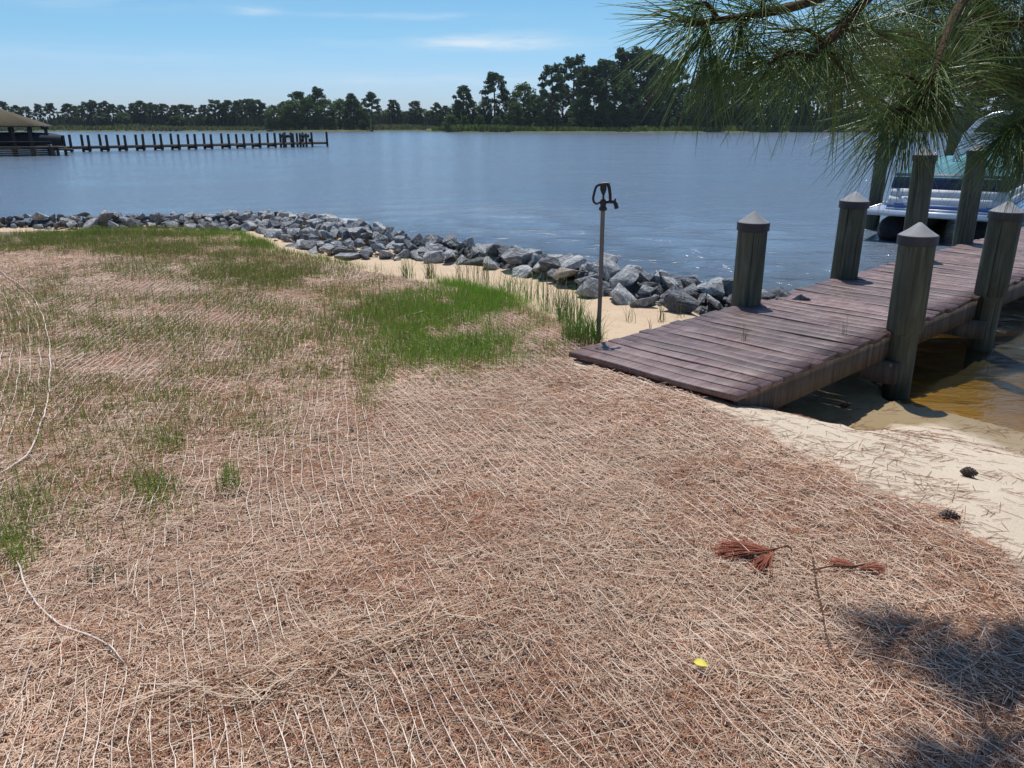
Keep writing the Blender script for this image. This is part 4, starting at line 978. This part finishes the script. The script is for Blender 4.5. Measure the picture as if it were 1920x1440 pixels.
def blades(x, y, z, h, w, lean, col, r, up=1.0):
    n = len(x); a = r.random(n) * 6.283; b_ = r.random(n) * 6.283
    s = np.stack([np.cos(a), np.sin(a), np.zeros(n)], 1) * (w / 2)[:, None]; d = np.stack([np.cos(b_), np.sin(b_), np.zeros(n)], 1) * (lean * h)[:, None]
    p0 = np.stack([x, y, z], 1); p1 = p0 + d * .35 + np.array([0, 0, 1]) * (h * .58)[:, None]; p2 = p0 + d + np.array([0, 0, 1]) * (h * np.sqrt(np.clip(1 - lean ** 2 * .7, .2, 1)))[:, None]
    V = np.stack([p0 - s, p0 + s, p1 - s * .8, p1 + s * .8, p2], 1).reshape(-1, 3); i = np.arange(n)[:, None] * 5
    return V, [i + [0, 1, 3, 2], i + [2, 3, 4]], np.repeat(col, 5, 0)
h = r.uniform(.03, .12, n) * (.75 + .5 * np.clip(gr, 0, 1)) * np.where(r.random(n) < .05, 1.5, 1); w = r.uniform(.0018, .0036, n) * (1 + .05 * np.clip(np.hypot(x, y) - 4, 0, 8))
ol = np.array([.19, .185, .045]); br = np.array([.17, .32, .03]); dead = np.array([.20, .145, .075])
gg = np.clip(gr + r.normal(0, .18, n), 0, 1)[:, None]; c = (ol * (1 - gg) + br * gg) * r.uniform(.65, 1.4, (n, 1)); c = np.where(r.random((n, 1)) < .32 * (1 - gg) + .04, dead * r.uniform(.6, 1.3, (n, 1)), c)
V, F, cc = blades(x, y, ground_z(x, y), h, w, np.clip(r.normal(.35, .25, n), .03, .95), c, r)
o = mk('grass', V, F, M['blade'], col=cc); o['kind'] = 'stuff'; o['label'] = 'thin patchy green grass sprouting through the straw'

def clump(px, py, n, h, label, name='grass_clump', cat='grass clump', z=None, green=(.10, .19, .028), spread=.06, lean=.5, w=.0045, group='grass clumps on the sand by the rocks'):
    g = P(px, py, 0 if z is None else z); 
    for _ in range(3):
        if z is None: g = P(px, py, float(ground_z(g[0], g[1])))
    r = np.random.default_rng(int(px * 7 + py))
    a = r.random(n) * 6.28; q = spread * np.sqrt(r.random(n)); x = np.cos(a) * q; y = np.sin(a) * q
    hh = h * r.uniform(.45, 1.05, n); c = np.array(green) * r.uniform(.6, 1.45, (n, 1)); c = np.where(r.random((n, 1)) < .12, np.array([.22, .17, .085]), c)
    # wide blades bent in three pieces
    b_ = r.random(n) * 6.28; fa = r.random(n) * 6.28; le = lean * r.random(n); s = np.stack([np.cos(fa), np.sin(fa), 0 * fa], 1) * (w / 2 * r.uniform(.7, 1.3, n))[:, None]; d = np.stack([np.cos(b_), np.sin(b_), 0 * b_], 1)
    p0 = np.stack([x, y, 0 * x - .01], 1); U = np.array([0, 0, 1.])
    ps = [p0 + d * (le * hh * t ** 1.8)[:, None] + U * (hh * t * (1 - .35 * le * t))[:, None] for t in (0., .35, .7, 1.)]
    V = np.stack([ps[0] - s, ps[0] + s, ps[1] - s, ps[1] + s, ps[2] - s * .7, ps[2] + s * .7, ps[3]], 1).reshape(-1, 3); i = np.arange(n)[:, None] * 7
    o = mk(name, V, [np.concatenate([i + [0, 1, 3, 2], i + [2, 3, 5, 4]]), i + [4, 5, 6]], M['blade'], col=np.repeat(c, 7, 0)); o.location = g; return tag(o, label, cat, group)
clump(1092, 638, 330, .30, 'thick bright green grass clump at the foot of the hydrant pipe', spread=.17, lean=.8)
clump(1068, 606, 120, .42, 'tall loose grass clump on the sand just left of the hydrant', spread=.12)
clump(1040, 585, 60, .5, 'tall thin grass clump in front of the tan stained boulder', spread=.12, green=(.10, .12, .04))
clump(1005, 562, 40, .38, 'sparse grass clump at the lawn edge left of the tan boulder', spread=.12)
clump(960, 548, 90, .34, 'arching leafy grass clump on the right end of the bright lawn patch', spread=.16, lean=.9)
clump(905, 530, 40, .55, 'tall upright stalks at the back of the bright lawn patch', spread=.12, green=(.075, .11, .03))
clump(868, 528, 26, .62, 'tallest thin stalks reaching over the rocks behind the bright lawn', spread=.10, green=(.085, .10, .04))
clump(806, 522, 46, .36, 'yellowish grass clump on the sand in front of the middle rocks', spread=.07, green=(.11, .115, .03))
clump(764, 520, 50, .30, 'small green clump leftmost of those on the open sand', spread=.07)
clump(1182, 604, 12, .26, 'few thin stalks on the sand right of the hydrant pipe', spread=.05, green=(.11, .12, .04), w=.004)
clump(1240, 601, 18, .26, 'thin grass clump by the dock edge below the pale rocks', spread=.05, green=(.10, .11, .04), w=.004)
clump(1276, 592, 12, .28, 'short stiff stalks on the sand nearest the first piling', spread=.04, green=(.11, .11, .045), w=.004)
clump(1222, 619, 6, .14, 'dark stubby stalks standing at the left dock edge', spread=.03, green=(.06, .06, .03), w=.005)
clump(1394, 642, 6, .20, 'yellow green grass tuft growing between planks in the dock middle', z=DZ - .01, spread=.02, green=(.13, .15, .05), w=.004, group='grass sprouting between dock planks')
clump(1582, 630, 7, .24, 'upright thin grass tuft growing between planks near the right piling', z=DZ - .01, spread=.05, lean=.25, green=(.10, .13, .05), w=.003, group='grass sprouting between dock planks')
clump(434, 922, 34, .11, 'small leafy green weed on the straw, left of centre', 'weed', 'weed', spread=.07, lean=.9, w=.006, green=(.13, .21, .04), group='weeds growing in the straw')
clump(192, 1085, 60, .08, 'low grey green weed near the short white cord', 'weed', 'weed', spread=.08, lean=1.3, w=.007, green=(.10, .13, .075), group='weeds growing in the straw')
clump(636, 1000, 40, .06, 'flat grey green weed in the straw below the picture middle', 'weed', 'weed', spread=.09, lean=1.5, w=.007, green=(.11, .125, .08), group='weeds growing in the straw')

# ------------------------------------------------------------------ litter
r = np.random.default_rng(55); n = 9000
x = r.uniform(.6, 4.6, n); y = r.uniform(2.2, 6.2, n)
k = (sand_m(x, y) > -.25) & (land_d(x, y) > .15) & (r.random(n) < .12 + .9 * smooth(.5, .66, fbm(x * 2.1, y * 4, 3)) + .5 * smooth(.5, .0, sand_m(x, y))); x, y = x[k], y[k]; n = len(x)
a = r.normal(.25, .7, n); ln = r.uniform(.04, .16, n); c = np.stack([x, y, ground_z(x, y) + r.uniform(.002, .01, n)], 1); dv = np.stack([np.cos(a), np.sin(a), 0 * a], 1) * (ln / 2)[:, None]
e1 = c - dv; e2 = c + dv; e1[:, 2] = ground_z(e1[:, 0], e1[:, 1]) + .004; e2[:, 2] = ground_z(e2[:, 0], e2[:, 1]) + .004
u_ = r.uniform(.1, 9, 70); v_ = r.uniform(.1, DW - .1, 70); q_ = D0 + np.outer(u_, DV) + np.outer(v_, DN); a = r.random(70) * 6.28; l_ = r.uniform(.03, .09, 70); dd = np.stack([np.cos(a), np.sin(a)], 1) * l_[:, None]
e1 = np.vstack([e1, np.column_stack([q_ - dd, np.full(70, DZ + .005)])]); e2 = np.vstack([e2, np.column_stack([q_ + dd, np.full(70, DZ + .005)])]); n += 70
V, F = tents(e1, e2, r.uniform(.0014, .0026, n), .0015); cc = np.array([.20, .095, .055]) * r.uniform(.5, 1.5, (n, 1))
o = mk('pine_needle_litter', V, F, M['straw'], col=np.repeat(cc, 6, 0)); o['kind'] = 'stuff'; o['label'] = 'fallen reddish pine needles scattered over the pale sand'
def on_ground(px, py, up=0):
    g = P(px, py, 0)
    for _ in range(4): g = P(px, py, float(ground_z(g[0], g[1])))
    g[2] += up; return g
def pine_cone(px, py, L, rot, label):
    g = on_ground(px, py, L * .26); o = empty('pine_cone', g, 0, label, 'pine cone', 'pine cones on the sand'); o.rotation_euler = rot
    b = MB(); b.lathe([(.003, -L / 2), (L * .22, -L * .3), (L * .27, -L * .1), (L * .2, L * .2), (.004, L / 2)], 12); b.build('core', M['cone'], o)
    sc = MB(); n = 64
    for i in range(n):
        t = (i + .5) / n; zz = -L * .45 + L * .9 * t; rad = np.interp(t, [0, .25, .5, .8, 1], [.12, .30, .31, .2, .04]) * L; th_ = i * 2.399; ca, sa = math.cos(th_), math.sin(th_); s = L * .075 * (1.1 - .4 * t)
        t_ = np.array([-sa, ca, 0]); o_ = np.array([ca, sa, .35]); p_ = np.array([ca * rad * .55, sa * rad * .55, zz]); q_ = np.array([ca * rad * 1.08, sa * rad * 1.08, zz + s * .9])
        sc.hexa([p_ - t_ * s * .5, p_ + t_ * s * .5, p_ - t_ * s * .5 + (0, 0, s * .3), p_ + t_ * s * .5 + (0, 0, s * .3), q_ - t_ * s, q_ + t_ * s, q_ - t_ * s * .8 + (0, 0, s * .5), q_ + t_ * s * .8 + (0, 0, s * .5)])
    sc.build('scales', M['cone'], o)
pine_cone(1815, 893, .085, (R_(80), 0, R_(40)), 'dark plump pine cone lying on the pale sand at right')
pine_cone(1778, 976, .085, (R_(88), 0, R_(70)), 'long brown pine cone at the straw edge, nearest of the three')
pine_cone(1584, 764, .075, (R_(85), 0, R_(80)), 'small pine cone on the sand bank below the dock')
g = on_ground(1691, 940, .008); b = MB(); b.lathe([(.004, -.012), (.014, -.006), (.016, .002), (.01, .01), (.002, .012)], 9, jit=.15); o = b.build('pebble', M['white_stone'], sm=True); o.location = g; o.scale = (1.3, .9, .8); tag(o, 'small white pebble on the sand beside the straw edge', 'pebble')
g = on_ground(1312, 1265, .032)
n = 9; V = []; 
for i in range(n):
    t = i / (n - 1); wv = .015 * math.sin(math.pi * t ** .8); xx = .05 * (t - .5); zz = .006 * math.sin(t * 3) + .004
    V += [(xx, -wv, zz + .004), (xx, 0, zz), (xx, wv, zz + .005)]
V = np.array(V); Q = [[i * 3 + j, (i + 1) * 3 + j, (i + 1) * 3 + j + 1, i * 3 + j + 1] for i in range(n - 1) for j in (0, 1)]; Q = np.array(Q)
o = mk('leaf', np.vstack([V, V - (0, 0, .0008)]), [Q, Q[:, ::-1] + len(V)], M['yellow'], sm=True); o.location = g; o.rotation_euler = (.1, .15, R_(-20)); tag(o, 'single small yellow leaf lying on the straw', 'leaf')
def sprig(pts, tufts, label):
    W_ = np.array([on_ground(px, py, .03 + dz) for px, py, dz in pts]); o = empty('dead_pine_sprig', W_[0], 0, label, 'pine sprig', 'dead red pine sprigs on the straw')
    b = MB(); b.tube(resample(W_ - W_[0], .012), .0032, 6); b.build('twig', M['twig'], o)
    rr_ = np.random.default_rng(int(pts[0][0]))
    for (ax, ay, bx_, by_, n) in tufts:
        a = on_ground(ax, ay, .035); bb = on_ground(bx_, by_, .03); d = (bb - a); L = np.linalg.norm(d); d /= L
        st = a + np.outer(rr_.random(n) * .25, d * L); dr = d + rr_.normal(0, .17, (n, 3)) * (1, 1, .55); dr /= np.linalg.norm(dr, axis=1)[:, None]; en = st + dr * (L * rr_.uniform(.55, 1.0, n))[:, None]
        en[:, 2] = np.maximum(en[:, 2], ground_z(en[:, 0], en[:, 1]) + .015)
        V, F = tents(st - W_[0], en - W_[0], np.full(n, .0022), .0016); cc = np.array([.27, .085, .05]) * rr_.uniform(.5, 1.35, (n, 1)); mk('needle_tuft', V, F, M['straw'], o, col=np.repeat(cc, 6, 0))
sprig([(1482, 1048, .01), (1478, 1043, .02), (1440, 1049, .01), (1400, 1050, 0)], [(1455, 1047, 1352, 1042, 240), (1450, 1050, 1415, 1078, 130)], 'bright red dead pine sprig on the straw, nearer the middle')
sprig([(1520, 1082, 0), (1560, 1080, .015), (1600, 1080, .01), (1622, 1074, .01)], [(1612, 1080, 1560, 1066, 130), (1605, 1080, 1650, 1078, 130)], 'dull red dead pine sprig with long stem, right of the brighter one')
W_ = np.array([on_ground(px, py, .035) for px, py in [(1522, 1060), (1530, 1120), (1540, 1160), (1545, 1200), (1562, 1250), (1585, 1278)]]); b = MB(); b.tube(resample(W_ - W_[0], .02), np.linspace(.0035, .0018, len(resample(W_ - W_[0], .02))), 6); o = b.build('fallen_twig', M['twig']); o.location = W_[0]; tag(o, 'thin dark bent twig lying on the straw beside the shade', 'twig')

# ------------------------------------------------------------------ the pine whose low boughs hang into the picture
TP = np.array([3.3, 3.1, 0.]); TP[2] = float(ground_z(TP[0], TP[1]))
pine = empty('pine_tree', TP, 0, 'near pine whose long-needled boughs hang over the dock and boat', 'tree')
b = MB(); b.tube([(0, 0, -.3), (.03, 0, 1), (.0, .05, 3), (.1, .05, 5), (.1, .1, 7)], [.19, .165, .14, .11, .05], 14); b.build('trunk', M['bark'], pine, sm=True)
r = np.random.default_rng(77)
def needles(st, dr, L, r, droop):
    """three-sided curved needles from points st, along directions dr"""
    n = len(st); dr = dr / np.linalg.norm(dr, axis=1)[:, None]; q = r.normal(size=(n, 3)); a = np.cross(dr, q); a /= np.linalg.norm(a, axis=1)[:, None]; b_ = np.cross(dr, a)
    cur = r.normal(0, .05, (n, 1)) * a * L[:, None]; g = np.zeros((n, 3)); g[:, 2] = -1
    V = []
    for t, rw in ((0, .6), (.5, 1), (1., .25)):
        c = st + dr * (L * t)[:, None] + cur * t * t + g * (droop * L * t * t)[:, None]
        w = .00115 * rw
        for k in range(3): V.append(c + w * (math.cos(k * 2.094) * a + math.sin(k * 2.094) * b_))
    V = np.stack(V, 1).reshape(-1, 3); i = np.arange(n)[:, None] * 9; F = []
    for s_ in (0, 3):
        for k in range(3): F.append(i + [s_ + k, s_ + (k + 1) % 3, s_ + 3 + (k + 1) % 3, s_ + 3 + k])
    return V, np.concatenate(F)
def tuft(path, n, parent, Lr=(.15, .235), spread=(.35, 1.05), tone=1.0):
    """needles all round a length of twig, pointing forward"""
    n = int(n * (.7 if path[:, 0].mean() < .85 else 1.0)); tone = tone * (1 if path[:, 0].mean() < .85 else .85)
    s = np.r_[0, np.cumsum(np.linalg.norm(np.diff(path, axis=0), axis=1))]; q = s[-1] * (1 - (1 - r.random(n)) ** 1.0)
    st = np.stack([np.interp(q, s, path[:, i]) for i in range(3)], 1); tg = np.gradient(path, axis=0); tg /= np.linalg.norm(tg, axis=1)[:, None]
    d = np.stack([np.interp(q, s, tg[:, i]) for i in range(3)], 1); o_ = r.normal(size=(n, 3)); o_ -= d * (o_ * d).sum(1)[:, None]; o_ /= np.linalg.norm(o_, axis=1)[:, None]
    an = r.uniform(*spread, n) * np.where(q > s[-1] * .93, .6, 1); dr = d * np.cos(an)[:, None] + o_ * np.sin(an)[:, None]; dr[:, 2] -= .12
    V, F = needles(st, dr, r.uniform(*Lr, n), r, r.uniform(.05, .22, n))
    t = r.random((n, 1)); c = (np.array([.11, .20, .055]) * (1 - t) + np.array([.29, .39, .10]) * t) * tone; c = np.where(r.random((n, 1)) < .05, np.array([.22, .10, .04]), c)
    mk('needle_tuft', V - TP, F, M['needle'], parent, col=np.repeat(c, 9, 0)); return
def spline(pts, n):
    pts = np.asarray(pts, float); k = len(pts); q = np.linspace(0, k - 1, n); c = np.stack([np.interp(q, np.arange(k), pts[:, i]) for i in range(3)], 1)
    for _ in range(max(2, n // 8)): c[1:-1] = (c[:-2] + 2 * c[1:-1] + c[2:]) / 4
    return c
def bough(pts, r0, r1, side, lead=.28, tone=1.0, name='branch', nlead=260, tipoff=1.0):
    """pts in (pixel x, pixel y, distance); side: (fraction along, pixel x, pixel y, distance, needles)"""
    W_ = spline([PY(a, b_, c_) if not isinstance(a, np.ndarray) else a for a, b_, c_ in pts], 40)
    b = MB(); b.tube(W_ - TP, np.linspace(r0, r1, 40), 8); br_ = b.build(name, M['twig'], pine, sm=True)
    s = np.r_[0, np.cumsum(np.linalg.norm(np.diff(W_, axis=0), axis=1))]; k = np.searchsorted(s, s[-1] - lead); tuft(W_[max(0, min(k, 37)):], nlead, br_, tone=tone)
    for (f_, ax, ay, ad, n) in side:
        a0 = W_[int(f_ * 39)]; a1 = PY(ax, ay, ad); mid = (a0 + a1) / 2 + np.array([0, 0, .02]); tw = spline([a0, mid, a1], 12)
        L = np.linalg.norm(a1 - a0); b = MB(); b.tube(tw - TP, np.linspace(.006, .0035, 12), 6); tb_ = b.build('twig', M['twig'], br_, sm=True)
        s2 = np.r_[0, np.cumsum(np.linalg.norm(np.diff(tw, axis=0), axis=1))]; k2 = min(np.searchsorted(s2, max(0, L - .24)), 9); tuft(tw[k2:], n, br_, tone=tone)
    return W_
rootp = lambda h: np.array([TP[0], TP[1] + .05, h])
def start(h): return (rootp(h), None, None)
def bough_from(h, pts, *a, **k):
    W_ = [rootp(h)] + [PY(*p) for p in pts]
    return bough([(w, 0, 0) for w in W_], *a, **k)
bough_from(3.2, [(1950, -260, 2.6), (1760, -110, 2.3), (1615, 5, 2.1), (1562, 70, 2.0), (1505, 118, 1.95)], .022, .007,
      [(.55, 1640, -40, 2.15, 130), (.78, 1660, 70, 2.1, 120), (.86, 1470, 60, 1.9, 120), (.9, 1590, 150, 2.0, 130), (.95, 1440, 120, 1.85, 120)], nlead=380)
bough_from(3.0, [(1950, -200, 2.5), (1700, -70, 2.2), (1500, 12, 2.0), (1380, 34, 1.92), (1285, 46, 1.88)], .018, .006,
      [(.6, 1560, -60, 2.0, 130), (.72, 1430, -20, 1.9, 130), (.8, 1390, 70, 1.9, 120), (.88, 1300, 8, 1.85, 110), (.92, 1320, 80, 1.9, 110)], nlead=240, lead=.26)
bough_from(2.7, [(1960, -160, 2.75), (1800, 0, 2.55), (1762, 105, 2.42), (1738, 170, 2.36), (1690, 240, 2.3)], .02, .006,
      [(.55, 1800, 60, 2.55, 110), (.65, 1690, 60, 2.5, 110), (.75, 1800, 120, 2.4, 110), (.8, 1660, 140, 2.3, 120), (.9, 1760, 195, 2.35, 110), (.93, 1650, 222, 2.25, 130)], nlead=430, lead=.28, tone=1.0)
bough_from(2.5, [(2100, -60, 2.85), (1980, 15, 2.95), (1912, 40, 2.85), (1838, 60, 2.75)], .02, .007,
      [(.6, 1900, -20, 2.85, 180), (.8, 1870, 110, 2.85, 180), (.9, 1800, 30, 2.7, 180), (.7, 1930, 100, 2.95, 180)], nlead=260)
bough_from(2.1, [(2150, 110, 2.95), (2010, 160, 2.85), (1945, 200, 2.75), (1905, 250, 2.7)], .018, .007,
      [(.75, 1920, 150, 2.8, 190), (.85, 1930, 290, 2.75, 220), (.93, 1875, 265, 2.65, 220), (.8, 1975, 300, 2.85, 190)], nlead=260)
bough_from(3.4, [(2000, -220, 3.0), (1880, -60, 2.9), (1790, 40, 2.85), (1730, 100, 2.8)], .02, .007,
      [(.6, 1860, 20, 2.9, 120), (.75, 1760, -30, 2.8, 110), (.85, 1840, 90, 2.9, 120), (.7, 1920, 60, 3.0, 120)], nlead=180, tone=.8)
bough_from(2.9, [(2050, -60, 3.1), (1900, -20, 3.1), (1760, 40, 3.15), (1590, 95, 3.05)], .018, .006,
      [(.6, 1850, 60, 3.0, 190), (.7, 1720, -30, 2.9, 190), (.82, 1700, 110, 2.95, 190), (.9, 1590, 30, 2.95, 190)], nlead=300, tone=1.0)
bough_from(2.8, [(2050, -100, 2.75), (1880, -40, 2.9), (1760, 0, 2.95), (1680, 30, 2.9)], .016, .006,
      [(.6, 1830, 40, 2.9, 110), (.8, 1740, 60, 2.8, 90)], nlead=140)
# higher boughs, above the picture
for k, (h, a_, L) in enumerate(((4.3, .4, 1.6), (4.9, 2.0, 1.5), (5.4, 4.2, 1.4), (6.0, 5.6, 1.1), (6.5, 1.2, .9))):
    e_ = np.array([math.cos(a_) * L, math.sin(a_) * L, .3]); base = TP + (.08, .06, h); pt = [base, base + e_ * .5, base + e_]; W_ = spline(pt, 40)
    b = MB(); b.tube(W_ - TP, np.linspace(.03, .008, 40), 7); br_ = b.build('branch', M['twig'], pine, sm=True)
    for q in (20, 27, 34): tuft(W_[q:q + 6], 160, br_)
